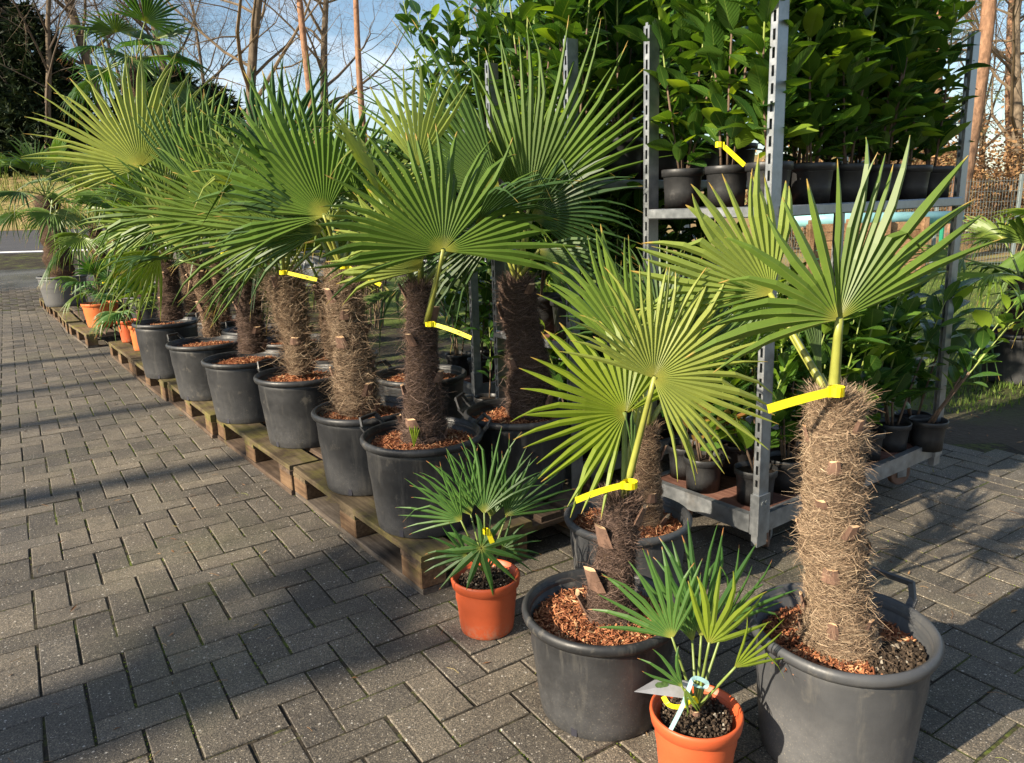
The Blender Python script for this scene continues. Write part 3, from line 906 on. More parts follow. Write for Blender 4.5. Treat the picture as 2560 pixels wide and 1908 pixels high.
# bamboo-like yellow green bushes between palms and pines
def bush(name, label, loc, h, w, mat, n, leaf=(0.10, 0.014), seed=0, stems=14, group=None, twigs=True):
    r = random.Random(seed); t = thing(name, label, 'bush', loc, group)
    st, lf = MB(), MB()
    for s in range(stems):
        az = r.uniform(0, 6.283); d = w * math.sqrt(r.random()) * .55
        p0 = V((math.cos(az) * d * .5, math.sin(az) * d * .5, 0)); p1 = V((math.cos(az) * d * 1.5, math.sin(az) * d * 1.5, h * r.uniform(.65, 1.05)))
        mid = p0.lerp(p1, .5) + V((r.gauss(0, .1) * w, r.gauss(0, .1) * w, h * .06))
        st.tube([p0, mid, p1], [.012, .009, .003], 4, cap=False)
        for k in range(n // stems):
            f = .25 + .78 * r.random(); c = (p0.lerp(mid, f * 2) if f < .5 else mid.lerp(p1, f * 2 - 1)) + V((r.gauss(0, .13), r.gauss(0, .13), r.gauss(0, .09))) * w
            dd = V((r.gauss(0, 1), r.gauss(0, 1), r.gauss(.1, .7))).normalized(); sd = dd.cross(V((r.gauss(0, .6), r.gauss(0, .6), 1))).normalized() * leaf[1]
            L = leaf[0] * r.uniform(.6, 1.3)
            lf.add([c, c + dd * L * .45 + sd, c + dd * L + V((0, 0, -.15 * L)), c + dd * L * .45 - sd], [(0, 1, 2), (0, 2, 3)])
    st.build('stems', M['twig'], t); stuff(lf.build('foliage', mat, t))
    return t
for k, (x, Y, h, w, lab) in enumerate(((705, 9.5, 2.05, .9, 'yellow green bamboo bush below the orange pine trunk'), (640, 10.5, 2.1, 1.0, 'yellow green bamboo bush behind the palm crowns'), (770, 8.6, 1.9, .8, 'bamboo bush beside the laurel foliage'), (560, 12, 2.2, 1.0, 'bamboo bush deep behind the upright palm leaves'), (480, 13, 2.0, 1.1, 'bamboo bush behind the middle of the palm row'))):
    p = at(x, 300, Y); bush('bamboo_bush', lab, V((p.x, p.y, gz(p.x, p.y))), h, w, M['bamboo'], 2400, (0.15, 0.011), 40 + k, 24, 'bamboo bushes behind the palms')
# right hand background: brown leaved hedge bank, pines, bare trees
hb = MB()
nx, ny = 40, 10
def hz(x, y): return 1.1 * sstep(17, 26, y) + 0.25 * mnoise.noise(V((x * .4, y * .4, 8)))* sstep(16, 19, y) - 0.03 + 0.03 * sstep(16, 17, y)
for j in range(ny + 1):
    for i in range(nx + 1):
        x = 4 + 40 * i / nx; y = 16 + 16 * j / ny; hb.v.append(V((x, y, hz(x, y))))
for j in range(ny):
    for i in range(nx):
        a = j * (nx + 1) + i; hb.f.append((a, a + 1, a + nx + 2, a + nx + 1)); hb.mi.append(0)
structure(hb.build('bank', M['verge'], smooth=True))
bl = ('brown leaved hedge bush behind the rear trolley post', 'brown leaved bush at the foot of the forked pine', 'brown leaved bush past the far potted palm', 'brown leaved bush left of the forked pine', 'brown leaved bush deep in the bank', 'russet bush at the lawn edge beyond the laurels', 'russet bush standing behind the wooden planter', 'low brown bush beside the wooden planter')
for k, (x, Y, h, w) in enumerate(((2120, 19, 2.6, 1.9), (2040, 21, 3.0, 2.2), (2210, 18, 2.5, 2.0), (1960, 22, 2.9, 2.2), (2290, 22, 3.3, 2.4), (1880, 20, 2.4, 2.0), (1780, 21, 2.4, 2.0), (1700, 19, 2.2, 1.8))):
    p = at(x, 350, Y)
    bush('hedge_bush', bl[k], V((p.x, p.y, hz(p.x, p.y))), h, w, M['brownleaf'], 2600, (0.11, 0.035), 60 + k, 26, 'brown leaved bushes on the bank')
def placeR(x, Y):
    p = at(x, 350, Y); return V((p.x, p.y, hz(p.x, p.y) - .1))
pine(12, 13, 0.20, (0.03, 0.0), 16, 0.45, 'pine_tree', 'forked pine with pinkish trunk behind the rear trolley post', placeR(2072, 17), M['pine'], 18)
pine(14, 11, 0.2, (0.01, 0.02), 26, 0.18, 'pine_tree', 'bushy pine with green crown beside the top shelf laurels', placeR(2010, 24), M['pine'], 26, 1.1)
pine(15, 14, 0.24, (-0.02, 0.02), 20, 0.35, 'pine_tree', 'tall pine farther back past the forked pine', placeR(2190, 27), M['pine'], 22, 1.1)
c = copy_tree(t1); c.location = placeR(2215, 20); c.rotation_euler.z = 1.1; c.scale = (.62, .62, .62); c['label'] = 'leafless tree with crooked branches on the right bank'; c['group'] = 'bare trees on the right bank'
c = copy_tree(t3); c.location = placeR(2130, 25); c.rotation_euler.z = 2.6; c.scale = (.7, .7, .7); c['label'] = 'slim leafless tree beside the forked pine'; c['group'] = 'bare trees on the right bank'
c = copy_tree(t2); c.location = placeR(1860, 32); c.rotation_euler.z = .4; c['label'] = 'leafless tree behind the top shelf laurels'; c['group'] = 'bare trees on the right bank'
c = copy_tree(t1); c.location = placeR(1240, 34); c.rotation_euler.z = 3.4; c['label'] = 'leafless tree far behind the laurel trolleys'; c['group'] = 'bare trees on the right bank'

# trees of the near wood behind the viewer: their trunks throw the long bands of shade on the paving
SH = V((math.cos(SUN_AZ), math.sin(SUN_AZ), 0))
sh_src = None
SN = V((-math.sin(SUN_AZ), math.cos(SUN_AZ), 0))
for k, (off, dist, r0, lab) in enumerate(((1.985, 12.5, 0.30, 'leafless tree nearest the yard entrance'), (4.02, 18, 0.15, 'thin leafless tree along the yard edge'), 
                                          (5.55, 19, 0.13, 'leafless tree with straight stem along the yard edge'), (6.9, 21, 0.16, 'leafless tree farthest along the yard edge'), (8.3, 22, 0.18, 'stout leafless tree past the yard edge'))):
    P = SN * off - SH * dist
    put_tree('bare_tree', bare_tree(90 + k, 7.35, r0, kids=(7, 5, 4), clear=0.90, spread=0.9, wob0=0.006, taper=.35, fork=.4) if k == 0 else bare_tree(90 + k, 23, r0, kids=(9, 5, 4), clear=0.74, spread=0.8, wob0=0.006), lab, 'tree', V((P.x, P.y, 0)), (M['bark'], M['twig']), 'trees beside the yard')

# ------------------------------------------------------------------ pallets
def board_mesh(L, wd, th, seed):
    """plank along Y with slightly worn, uneven edges; about 40 triangles"""
    r = random.Random(seed); b = MB()
    n = 3; vs = []
    for i in range(n + 1):
        y = -L / 2 + L * i / n
        jl, jr = r.uniform(-.003, .003), r.uniform(-.003, .003); jz = r.uniform(-.001, .001)
        e = .003
        for x, z in ((-wd / 2 + jl, -th / 2), (wd / 2 + jr, -th / 2), (wd / 2 + jr, th / 2 - e), (wd / 2 + jr - e, th / 2 + jz), (-wd / 2 + jl + e, th / 2 + jz), (-wd / 2 + jl, th / 2 - e)):
            vs.append(V((x, y, z)))
    fs = [(5, 4, 3, 2, 1, 0), tuple(range(n * 6, n * 6 + 6))]
    for i in range(n):
        for k in range(6):
            a = i * 6 + k; d = i * 6 + (k + 1) % 6
            fs.append((a, d, d + 6, a + 6))
    b.add(vs, fs)
    return b
PB = {}
for nm, L, wd, mats in (('deck_board', 1.2, .145, ('wood', 'wood_moss', 'wood_grey')), ('narrow', 1.2, .10, ('wood', 'wood_grey')), ('cross_board', .8, .145, ('wood', 'wood_moss')), ('bottom_board', 1.2, .10, ('wood', 'wood_grey'))):
    PB[nm] = []
    for mi, mn in enumerate(mats):
        for k in range(2):
            o = board_mesh(L, wd, .022, mi * 5 + k).build(nm, M[mn]); PB[nm].append(o.data); bpy.data.objects.remove(o)
PB['block'] = []
for k in range(3):
    b = MB(); b.bbox((0, 0, 0), (.10, .145, .078), .004)
    o = b.build('block', M['wood_block']); PB['block'].append(o.data); bpy.data.objects.remove(o)
ROTW = Quaternion((0, 0, 1), math.atan2(WW.y, WW.x) - math.pi / 2)
def pallet(u0, w0, label, sd, skew=0.0, missing=()):
    r = random.Random(sd)
    c = uw(u0 + .4, w0 + .6)
    t = thing('pallet', label, 'pallet', V((c.x, c.y, gz(c.x, c.y))), 'wooden pallets under the palms')
    t.rotation_mode = 'QUATERNION'; t.rotation_quaternion = Quaternion((0, 0, 1), math.atan2(WW.y, WW.x) - math.pi / 2 + skew)
    flip = Quaternion((0, 0, 1), math.pi / 2)
    for i, (x, nm) in enumerate(((-.3275, 'deck_board'), (-.165, 'narrow'), (0, 'deck_board'), (.165, 'narrow'), (.3275, 'deck_board'))):
        if i in missing: continue
        me = PB[nm][2 + r.randint(0, 1)] if (i == 0 and nm == 'deck_board') else r.choice(PB[nm])
        inst('deck_board', me, t, V((x, r.uniform(-.004, .004), .133 + r.uniform(-.001, .001))), Quaternion((0, 0, 1), r.uniform(-.004, .004)))
    for y in (-.5275, 0, .5275):
        inst('cross_board', r.choice(PB['cross_board']), t, V((0, y, .111)), flip)
        for x in (-.35, 0, .35):
            inst('block', r.choice(PB['block']), t, V((x + r.uniform(-.003, .003), y, .061)), Quaternion((0, 0, 1), r.choice((0, math.pi)) + r.uniform(-.02, .02)))
    for x in (-.35, 0, .35):
        inst('bottom_board', r.choice(PB['bottom_board']), t, V((x, 0, .0112)), Quaternion((0, 0, 1), r.uniform(-.003, .003)))
    return t
PALS = [(-1.03, .58, 'mossy wooden pallet at the near end of the palm row'), (-1.045, 1.80, 'second pallet from the near end of the palm row'), (-1.07, 3.015, 'third pallet from the near end of the palm row'), (-1.09, 4.23, 'pallet under the pot just before the small orange pots'),
        (-1.09, 5.45, 'pallet carrying the two smallest orange pots'), (-1.21, 7.38, 'broken edged pallet under the single larger orange pot'), (-1.22, 8.75, 'pallet just past the single larger orange pot'), (-1.20, 10.05, 'grey pallet beside the big grey pot'), (-1.22, 11.3, 'last grey pallet at the far end of the row')]
for k, (u0, w0, lab) in enumerate(PALS):
    pallet(u0, w0, lab, 300 + k, skew=(0.0, .006, -.01, .008, -.006, .03, -.02, .02, 0)[k])
PZ = .1445

# ------------------------------------------------------------------ palms
def fan(hub, axis, normal, R, spread, n, fuse=.45, grav=.10, seed=0, kink=.12, irregular=.10, cup=.12, width=1.0, sidelen=.86, fold=1.0, tipw=.42):
    """one fan leaf: pleated blade of n segments, free towards their tips; spread in radians"""
    r = random.Random(seed)
    B = basis(axis, normal)
    b = MB()
    n = max(4, int(n * .86))
    dth = spread / n / 2
    hub = V(hub)
    for i in range(n):
        th = -spread / 2 + spread * (i + .5) / n
        side = abs(th) / max(spread / 2, 1e-3)
        L = R * (1 - (1 - sidelen) * side ** 2) * (1 + r.uniform(-irregular, irregular) * .6)
        fz = min(.8, fuse * (1 + .42 * mnoise.noise(V((i * .55, seed * 1.7, 0))) + r.uniform(-.10, .10)))
        if n > 14 and r.random() < .025: continue
        tipd = max(0.0, r.gauss(.05, .09)); tips = r.gauss(0, .05)
        th2 = th + r.gauss(0, irregular * .32) + .10 * irregular * 4 * mnoise.noise(V((i * .35, seed * 2.3, 9)))            # free part wanders
        lift = r.gauss(0, irregular * .5) + irregular * 1.3 * mnoise.noise(V((i * .4, seed * 3.1, 5)))
        wf = fz * L * math.tan(min(dth, .5)) * width
        kk = r.random() < kink + .05
        ks = r.uniform(.55, .85); kf = r.uniform(.5, 1.3)
        rows = []
        for s in (.02, fz * .5, fz, fz + (1 - fz) * .35, fz + (1 - fz) * .68, fz + (1 - fz) * .90, 1.0):
            d = s * L
            if s <= fz:
                a = th; w = max(.0012, d * math.tan(min(dth, .5)) * width)
            else:
                q = (s - fz) / (1 - fz)
                a = th + (th2 - th) * q
                w = wf * (1 + .10 * math.sin(min(1, q * 1.6) * math.pi) - tipw * min(1, q * 2.2)) * (1 - q ** 2.8 * .93)
            zc = cup * d * (math.sin(th) ** 2) * .6 + lift * max(0, s - fz) * L + .05 * R * s * math.sin(2.2 * th + seed)
            if s > .62: zc -= tipd * L * ((s - .62) / .38) ** 2 * .6; a += tips * (s - .62) / .38
            ca, sa = math.cos(a), math.sin(a)
            ctr = V((d * sa, d * ca, zc)); tv = V((ca, -sa, 0))
            zf = w * fold
            pts = [ctr - tv * w, ctr + V((0, 0, zf)), ctr + tv * w]
            wp = [hub + B @ p for p in pts]
            wd = B @ V((sa, ca, 0)); hor = math.sqrt(max(0.0, 1 - wd.z ** 2))
            drop = grav * (s ** 2.2) * L * hor
            drop += tipd * L * .5 * max(0.0, (s - .62) / .38) ** 2
            if kk and s > ks: drop += (s - ks) * L * kf * (.4 + .6 * hor)
            back = (s - ks) * L * .35 * kf if kk and s > ks else 0
            rows.append(([p + V((0, 0, -drop)) - wd * back for p in wp], s))
        vs = []; fs = []; uvs = []
        for pts, s in rows: vs.extend(pts)
        for k in range(len(rows) - 1):
            for c in (0, 1):
                a0 = k * 3 + c
                fs.append((a0, a0 + 1, a0 + 4, a0 + 3))
                s0, s1 = rows[k][1], rows[k + 1][1]
                uvs.append(((c * .5, s0), (c * .5 + .5, s0), (c * .5 + .5, s1), (c * .5, s1)))
        b.add(vs, fs, uvs)
    return b

def petiole_mb(p0, p1, r0=.010, r1=.0065, sag=.0, hubdir=None):
    b = MB(); pts = []; rs = []
    L = (p1 - p0).length
    for i in range(6):
        f = i / 5
        p = p0.lerp(p1, f) + V((0, 0, sag * L * math.sin(f * math.pi)))
        pts.append(p); rs.append(r0 + (r1 - r0) * f)
    b.tube(pts, rs, 6)
    return b

FIB = {}
def trunk_parts(parent, base, pts, rads, n_fibre, n_stub, seed, fibre='fibre', flare=0.0, fray=1.0, wrap=.7, stub_len=.05, fw=1.0):
    """pts world positions up the trunk"""
    r = random.Random(seed)
    # resample
    N = 30; P = []; Rr = []
    segs = len(pts) - 1
    for i in range(N + 1):
        f = i / N * segs; k = min(segs - 1, int(f)); g = f - k
        P.append(pts[k].lerp(pts[k + 1], g)); Rr.append((rads[k] + (rads[k + 1] - rads[k]) * g) * (1 + .10 * ((i * .30 + .3 * mnoise.noise(V((i * .5, seed, 0)))) % 1.0 - .5) * 2 + .12 * mnoise.noise(V((i * .21, seed * 1.3, 4)))))
    tb = MB(); n = 18; vs = []; fs = []
    for i in range(N + 1):
        for k in range(n):
            a = 2 * math.pi * k / n
            rr_ = Rr[i] * (.88 + .14 * mnoise.noise(V((math.cos(a) * 2, math.sin(a) * 2, i * .35 + seed))))
            vs.append(P[i] + V((math.cos(a) * rr_, math.sin(a) * rr_, 0)) - base)
    for i in range(N):
        for k in range(n):
            a = i * n + k; d = i * n + (k + 1) % n; fs.append((a, d, d + n, a + n))
    fs.append(tuple(range(N * n, N * n + n)))
    tb.add(vs, fs)
    tr = tb.build('trunk', M['trunk'], parent, smooth=True)
    def surf(f, a, off=1.0):
        x = f * N; k = min(N - 1, int(x)); g = x - k
        rr_ = (Rr[k] + (Rr[k + 1] - Rr[k]) * g) * off * (1 + .10 * mnoise.noise(V((math.cos(a) * 2, math.sin(a) * 2, f * N * .35 + seed))))
        return P[k].lerp(P[k + 1], g) - base + V((math.cos(a) * rr_, math.sin(a) * rr_, 0))
    H = (P[-1] - P[0]).length
    fb = MB()
    for k in range(int(n_fibre * 2.1)):
        f = min(.999, max(.0, r.random() ** .9)); a = r.uniform(0, 6.283)
        clump = mnoise.noise(V((math.cos(a) * 1.8, math.sin(a) * 1.8, f * H * 14 + seed * 3)))
        L = r.uniform(.025, .085) * (1 + .8 * max(0, clump)) * min(fw, 1.2)
        if r.random() < .5 + .5 * wrap:      # lies round the trunk, criss-cross
            da = r.choice((-1, 1)) * L / max(.03, Rr[int(f * N)]); dz = r.gauss(0, .28) * L + .22 * L
            o0, o1, o2 = r.uniform(.86, .98), r.uniform(.90, 1.03) + .05 * clump, r.uniform(.88, 1.05) + (.10 if r.random() < .08 else 0)
            p0 = surf(f, a, o0); p1 = surf(min(1, max(0, f + dz * .5 / H)), a + da * .5, o1); p2 = surf(min(1, max(0, f + dz / H)), a + da, o2)
        else:                      # frays outwards
            L *= .55 if r.random() > .06 else 1.0; p0 = surf(f, a, .88); out = V((math.cos(a + r.gauss(0, .7)), math.sin(a + r.gauss(0, .7)), r.gauss(.15, .7) + flare)).normalized()
            p1 = p0 + out * L * .5 * fray; p2 = p1 + (out + V((r.gauss(0, .5), r.gauss(0, .5), r.gauss(-.25, .5)))) * L * .45 * fray
        w = r.uniform(.00022, .00050) * fw * (1.0 if r.random() > .02 else 2.2)
        t = (p2 - p0)
        sd = t.cross(V((r.gauss(0, 1), r.gauss(0, 1), r.gauss(0, 1))))
        if sd.length < 1e-7: continue
        sd = sd.normalized() * w
        pa = p0 * .36 + p1 * .48 + p2 * .16 + V((r.gauss(0, .05), r.gauss(0, .05), r.gauss(0, .05))) * L
        pb_ = p0 * .12 + p1 * .46 + p2 * .42 + V((r.gauss(0, .05), r.gauss(0, .05), r.gauss(0, .05))) * L
        fb.add([p0 - sd, p0 + sd, pa + sd, pa - sd, pb_ + sd, pb_ - sd, p2 + sd * .4, p2 - sd * .4], [(0, 1, 2, 3), (3, 2, 4, 5), (5, 4, 6, 7)])
    for k in range(int(n_fibre * .16)):
        a = r.uniform(0, 6.283); rr_ = Rr[-1] * math.sqrt(r.random()) * 1.0
        p0 = P[-1] - base + V((math.cos(a) * rr_, math.sin(a) * rr_, r.uniform(-.03, .004)))
        out = V((math.cos(a) * .55 * rr_ / Rr[-1] + r.gauss(0, .35), math.sin(a) * .55 * rr_ / Rr[-1] + r.gauss(0, .35), 1)).normalized()
        L = r.uniform(.015, .055) * min(1.3, fw) * (1 if fw > .6 else .4)
        p1 = p0 + out * L * .55; p2 = p1 + (out + V((r.gauss(0, .4), r.gauss(0, .4), -.2))) * L * .5
        sd = out.cross(V((r.gauss(0, 1), r.gauss(0, 1), r.gauss(0, 1)))).normalized() * r.uniform(.0003, .0008) * fw
        fb.add([p0 - sd, p0 + sd, p1 + sd, p1 - sd, p2 + sd * .4, p2 - sd * .4], [(0, 1, 2, 3), (3, 2, 4, 5)])
    stuff(fb.build('trunk_fibre', M[fibre], parent))
    for k in range(n_stub):
        f = (k + r.uniform(.2, .8)) / n_stub * .97; a = k * 2.4 + r.gauss(0, .5)
        p = surf(f, a, .90); out = V((math.cos(a), math.sin(a), r.uniform(1.6, 3.4))).normalized()
        L = stub_len * r.uniform(.7, 1.5) ; w = stub_len * r.uniform(.30, .52)
        B = basis(out, V((math.cos(a), math.sin(a), -.3)))
        sb = MB(); q = p + out * L * .8
        prof = ((-1, 0), (-.45, .55), (.45, .55), (1, 0), (.5, -.4), (-.5, -.4))
        low = [p + B @ V((x * w * 1.15, 0, z * w * .7)) for x, z in prof]; up = [q + B @ V((x * w * .8, r.uniform(-.004, .004), z * w * .42)) for x, z in prof]
        sb.add(low + up, [(i, (i + 1) % 6, 6 + (i + 1) % 6, 6 + i) for i in range(6)], mi=0)
        sb.add([u_.copy() for u_ in up], [(0, 1, 2, 3, 4, 5)], mi=1)
        sb.build('leaf_stub', [M['stub'], M['stubcut']], parent)
    return P[-1], Rr[-1]

def pot_parts(parent, r, h, kind='pot', mat='pot', n=48, fill='chip', n_chip=900, handles=(), seed=0, dent=None, fill_h=None, z0=0.0, taper=.80, slots=True):
    rs = random.Random(seed)
    rb = r * taper
    rimh = .028 if kind == 'pot' else .030 if kind == 'terra' else .022
    rw = .013 if kind == 'pot' else .006
    ri = r - rw - (.002)
    th = .004
    def warp(p, a):
        if not dent: return p
        da = (a - dent[0] + math.pi) % (2 * math.pi) - math.pi
        k = math.exp(-(da / dent[2]) ** 2) * math.exp(-((p.z - dent[3] * h) / (dent[4] * h)) ** 2) * dent[1]
        wob = 1 + .012 * math.sin(a * 3 + 1) * p.z / h
        return V((p.x * (1 - k) * wob, p.y * (1 - k) * wob, p.z))
    body = MB()
    zt = h - rimh * .5
    pr = [(0.001, .004), (rb * .9, .004), (rb - .004, 0), (rb, .004)]
    for i in range(1, 9):
        f = i / 9
        ledge = .0022 if i in (6,) else 0
        pr.append((rb + (ri - rb) * f ** .9 + ledge, zt * f))
    pr += [(ri, zt), (ri - th, zt), (ri - th - .012, h * .55), (ri - th - .02, h * .45)]
    body.lathe(pr, n, (0, 0, z0), warp)
    po = body.build('pot', M[mat], parent, smooth=True)
    rim = MB()
    if kind == 'pot':
        pr = [(ri - .003, h - rimh), (r - .004, h - rimh), (r, h - rimh * .7), (r + .001, h - rimh * .35), (r - .004, h - .003), (r - .009, h), (ri - .002, h - .004), (ri - .006, h - rimh)]
    else:
        pr = [(ri - .001, h - rimh - .004), (r - .001, h - rimh), (r + .002, h - rimh * .3), (r + .001, h - .002), (r - .002, h), (r - .006, h - .002), (ri - .006, h - rimh)]
    rim.lathe(pr, n, (0, 0, z0), warp)
    rim.build('rim', M[mat], po, smooth=True)
    for (ang, up, wd) in handles:
        hb_ = MB(); rot = Quaternion((0, 0, 1), ang)
        path = [V((r - .012, -wd / 2, h - .02)), V((r + .012, -wd / 2, h + .004)), V((r + .030, -wd / 2 + .014, h + up)), V((r + .030, wd / 2 - .014, h + up)), V((r + .012, wd / 2, h + .004)), V((r - .012, wd / 2, h - .02))]
        for i in range(5):
            a, c = rot @ path[i], rot @ path[i + 1]
            d = c - a; B = basis(d, rot @ V((1, 0, .4)))
            hb_.box((a + c) / 2 + V((0, 0, z0)), (.020 if i in (0, 4) else .016, d.length + .008, .007), B)
        hb_.build('handle', M[mat], po)
    if slots and kind == 'pot':
        for k in range(4):
            a = rs.uniform(0, .6) + k * 1.57 - 2.2
            sl = MB(); c = V((math.cos(a), math.sin(a), 0)) * (rb + .0012)
            sl.box(c + V((0, 0, z0 + .018)), (.004, .016, .026), Matrix.Rotation(a, 3, 'Z'))
            sl.build('drain_slot', M['ink'], po)
    # filling
    fh = fill_h if fill_h is not None else h - .045
    rf = ri - .014
    bed = MB(); ring = 9; vs = [V((0, 0, z0 + fh + .012))]; fs = []
    for i in range(1, ring + 1):
        for k in range(n):
            a = 2 * math.pi * k / n; rr_ = rf * i / ring
            vs.append(V((rr_ * math.cos(a), rr_ * math.sin(a), z0 + fh + .012 * (1 - i / ring) + .006 * mnoise.noise(V((math.cos(a) * rr_ * 40, math.sin(a) * rr_ * 40, seed))))))
    for k in range(n): fs.append((0, 1 + k, 1 + (k + 1) % n))
    for i in range(ring - 1):
        for k in range(n):
            a = 1 + i * n + k; d = 1 + i * n + (k + 1) % n; fs.append((a, d, d + n, a + n))
    bed.add(vs, fs)
    bd = bed.build('bark_mulch' if fill == 'chip' else 'potting_soil', M['chipbed' if fill == 'chip' else 'soil'], parent, smooth=True)
    ch = MB()
    for k in range(n_chip):
        a = rs.uniform(0, 6.283); rr_ = rf * math.sqrt(rs.random()) * .99
        c = V((rr_ * math.cos(a), rr_ * math.sin(a), z0 + fh + .014 * (1 - rr_ / rf) + rs.uniform(-.001, .007)))
        soilpatch = fill == 'mixed' and (c.x > r * .12 and c.y < -r * .02)
        if fill == 'chip' or (fill == 'mixed' and not soilpatch):
            L = rs.uniform(.008, .028); s = (L, rs.uniform(.0018, .0045), rs.uniform(.0008, .0022))
            rot = Euler((rs.gauss(0, .45), rs.gauss(0, .45), rs.uniform(0, 6.283))).to_matrix()
            ch.box(c, s, rot)
        else:
            L = rs.uniform(.002, .0065) * (1.5 if soilpatch else 1); ch.box(c + V((0, 0, .002)), (L, L * rs.uniform(.6, 1), L * rs.uniform(.5, .9)), Euler((rs.uniform(0, 3), rs.uniform(0, 3), rs.uniform(0, 3))).to_matrix(), jit=L * .2, r=rs, mi=1)
    stuff(ch.build('bark_chips' if fill != 'soil' else 'soil_crumbs', [M['chip'], M['clod']], bd))
    return po

def leaf_img(parent, base, hubxy, Y, phi, Rpx, spread, n, tilt=0.0, yaw=0.0, frm=None, mat='palm', seed=0, pmat='petiole', sag=.0, pr=(.010, .006), **kw):
    """fan leaf set out from where it shows in the photograph, at its own depth Y; phi clockwise from up"""
    hub = at(hubxy[0], hubxy[1], Y); mp = ppm(hub)
    p = rad(phi)
    tow = -FWD
    axis = (RGT * math.sin(p) + UPV * math.cos(p) + tow * tilt).normalized()
    nrm = Quaternion(axis, rad(yaw)) @ (tow - axis * tow.dot(axis))
    o = fan(hub - base, axis, nrm, Rpx * mp, rad(spread), n, seed=seed, **kw).build('leaf', M[mat], parent)
    if frm is not None:
        pm = petiole_mb(V(frm) - base, hub - base + axis * .004, pr[0], pr[1], sag)
        pm.build('petiole', M[pmat], o, smooth=True)
    return o
def leaf_free(parent, base, top, az, el, plen, R, spread, n, seed, mat='palm', pmat='petiole_g', bend=.25, pr=(.010, .006), **kw):
    r = random.Random(seed)
    d = V((math.cos(az) * math.cos(el), math.sin(az) * math.cos(el), math.sin(el)))
    p0 = top - base + V((math.cos(az), math.sin(az), 0)) * .02
    hub = p0 + d * plen + V((0, 0, -.10 * plen * math.cos(el)))
    axis = (d + V((0, 0, -bend * math.cos(el) - .05)) + V((r.gauss(0, .06), r.gauss(0, .06), 0))).normalized()
    nrm = V((-math.cos(az) * math.sin(el), -math.sin(az) * math.sin(el), math.cos(el))) + V((r.gauss(0, .22), r.gauss(0, .22), r.gauss(0, .1)))
    o = fan(hub, axis, nrm, R, spread, n, seed=seed, **kw).build('leaf', M[mat], parent)
    petiole_mb(p0, hub + axis * .004, pr[0], pr[1], .04).build('petiole', M[pmat], o, smooth=True)
    return o
def crown(parent, base, top, n, seed, R=.42, plen=.35, mat='palm', nseg=30, els=(80, -15), skip=None, pr=(.009, .006), spread=(150, 190), **kw):
    r = random.Random(seed); a0 = r.uniform(0, 6.28)
    for k in range(n):
        f = (k + .5) / n
        az = a0 + k * 2.3999 + r.gauss(0, .15)
        if skip and skip(az): continue
        el = rad(els[0] + (els[1] - els[0]) * f + r.gauss(0, 7))
        leaf_free(parent, base, top, az, el, plen * r.uniform(.75, 1.2), R * r.uniform(.82, 1.1), rad(r.uniform(*spread)), max(10, int(nseg * r.uniform(.85, 1.1))), seed * 31 + k,
                  mat if isinstance(mat, str) else r.choice(mat), grav=r.uniform(.10, .28) + .2 * f, kink=.06 + .30 * f, pr=pr, **kw)

def palm(name, label, C, z, group=None):
    base = V((C[0], C[1], z))
    return thing(name, label, 'palm', base, group), base
TOWCAM = lambda az: None

# --- A: front middle palm
t, b0 = palm('potted_palm', 'palm with leaning dark trunk and two round bright fans in a big black pot', (.212, 1.735), 0)
pot_parts(t, .203, .285, fill='chip', n_chip=2600, seed=1, taper=.78, handles=(), fill_h=.235)
Ya = 1.745
tp = [at(1322, 1372, Ya), at(1318, 1300, Ya), at(1338, 1180, Ya), at(1345, 1085, Ya)]
trunk_parts(t, b0, tp, [.078, .062, .048, .043], 7500, 6, 1, 'fibre_dark', fray=.8, wrap=.7, stub_len=.060)
cr_ = at(1352, 1075, Ya)
leaf_img(t, b0, (1415, 818), 1.66, 46, 275, 236, 44, tilt=.02, yaw=6, frm=cr_, mat='palm_pale', seed=11, grav=.06, kink=.02, fuse=.42, sidelen=.80, irregular=.15, tipw=.12)
leaf_img(t, b0, (1355, 895), 1.78, -48, 255, 230, 34, tilt=.05, yaw=14, frm=cr_, mat='palm_bright', seed=12, grav=.10, kink=.03, fuse=.42, tipw=.12, irregular=.15, pmat='petiole_g')
leaf_img(t, b0, (1392, 800), 1.90, -27, 345, 46, 15, tilt=-.1, yaw=-15, frm=cr_, mat='palm', seed=13, grav=.03, kink=0, fuse=.6)
leaf_img(t, b0, (1400, 830), 1.92, 20, 240, 120, 24, tilt=-.25, yaw=10, frm=cr_, mat='palm_bright', seed=14, grav=.05, kink=.03)
leaf_img(t, b0, (1372, 1000), 1.72, -3, 110, 16, 5, frm=cr_, mat='palm_dark', seed=15, grav=0, kink=0, fuse=.9)

# --- B: front right palm
t, b0 = palm('potted_palm', 'palm with thick tan hairy trunk and open stiff fan in the dented dusty black pot', (.742, 1.55), 0)
pot_parts(t, .207, .322, mat='pot_dusty', fill='mixed', n_chip=3200, seed=2, taper=.80, dent=(rad(215), .17, .32, .45, .34), handles=((rad(38), .035, .12),), fill_h=.262)
Yb = 1.555
tp = [at(1818, 1395, Yb), at(1815, 1300, Yb), at(1800, 1150, Yb), at(1805, 1000, Yb), at(1812, 868, Yb)]
trunk_parts(t, b0, tp, [.093, .072, .066, .062, .057], 13000, 20, 2, 'fibre_pale', fray=.8, wrap=.70, stub_len=.036)
cr_ = at(1803, 872, Yb)
leaf_img(t, b0, (1815, 692), 1.52, 30, 405, 76, 16, tilt=.05, yaw=4, frm=cr_, mat='palm', seed=21, grav=.03, kink=.0, fuse=.42, sidelen=.86, irregular=.16, width=1.12, fold=1.0, tipw=.02, pr=(.013, .008))
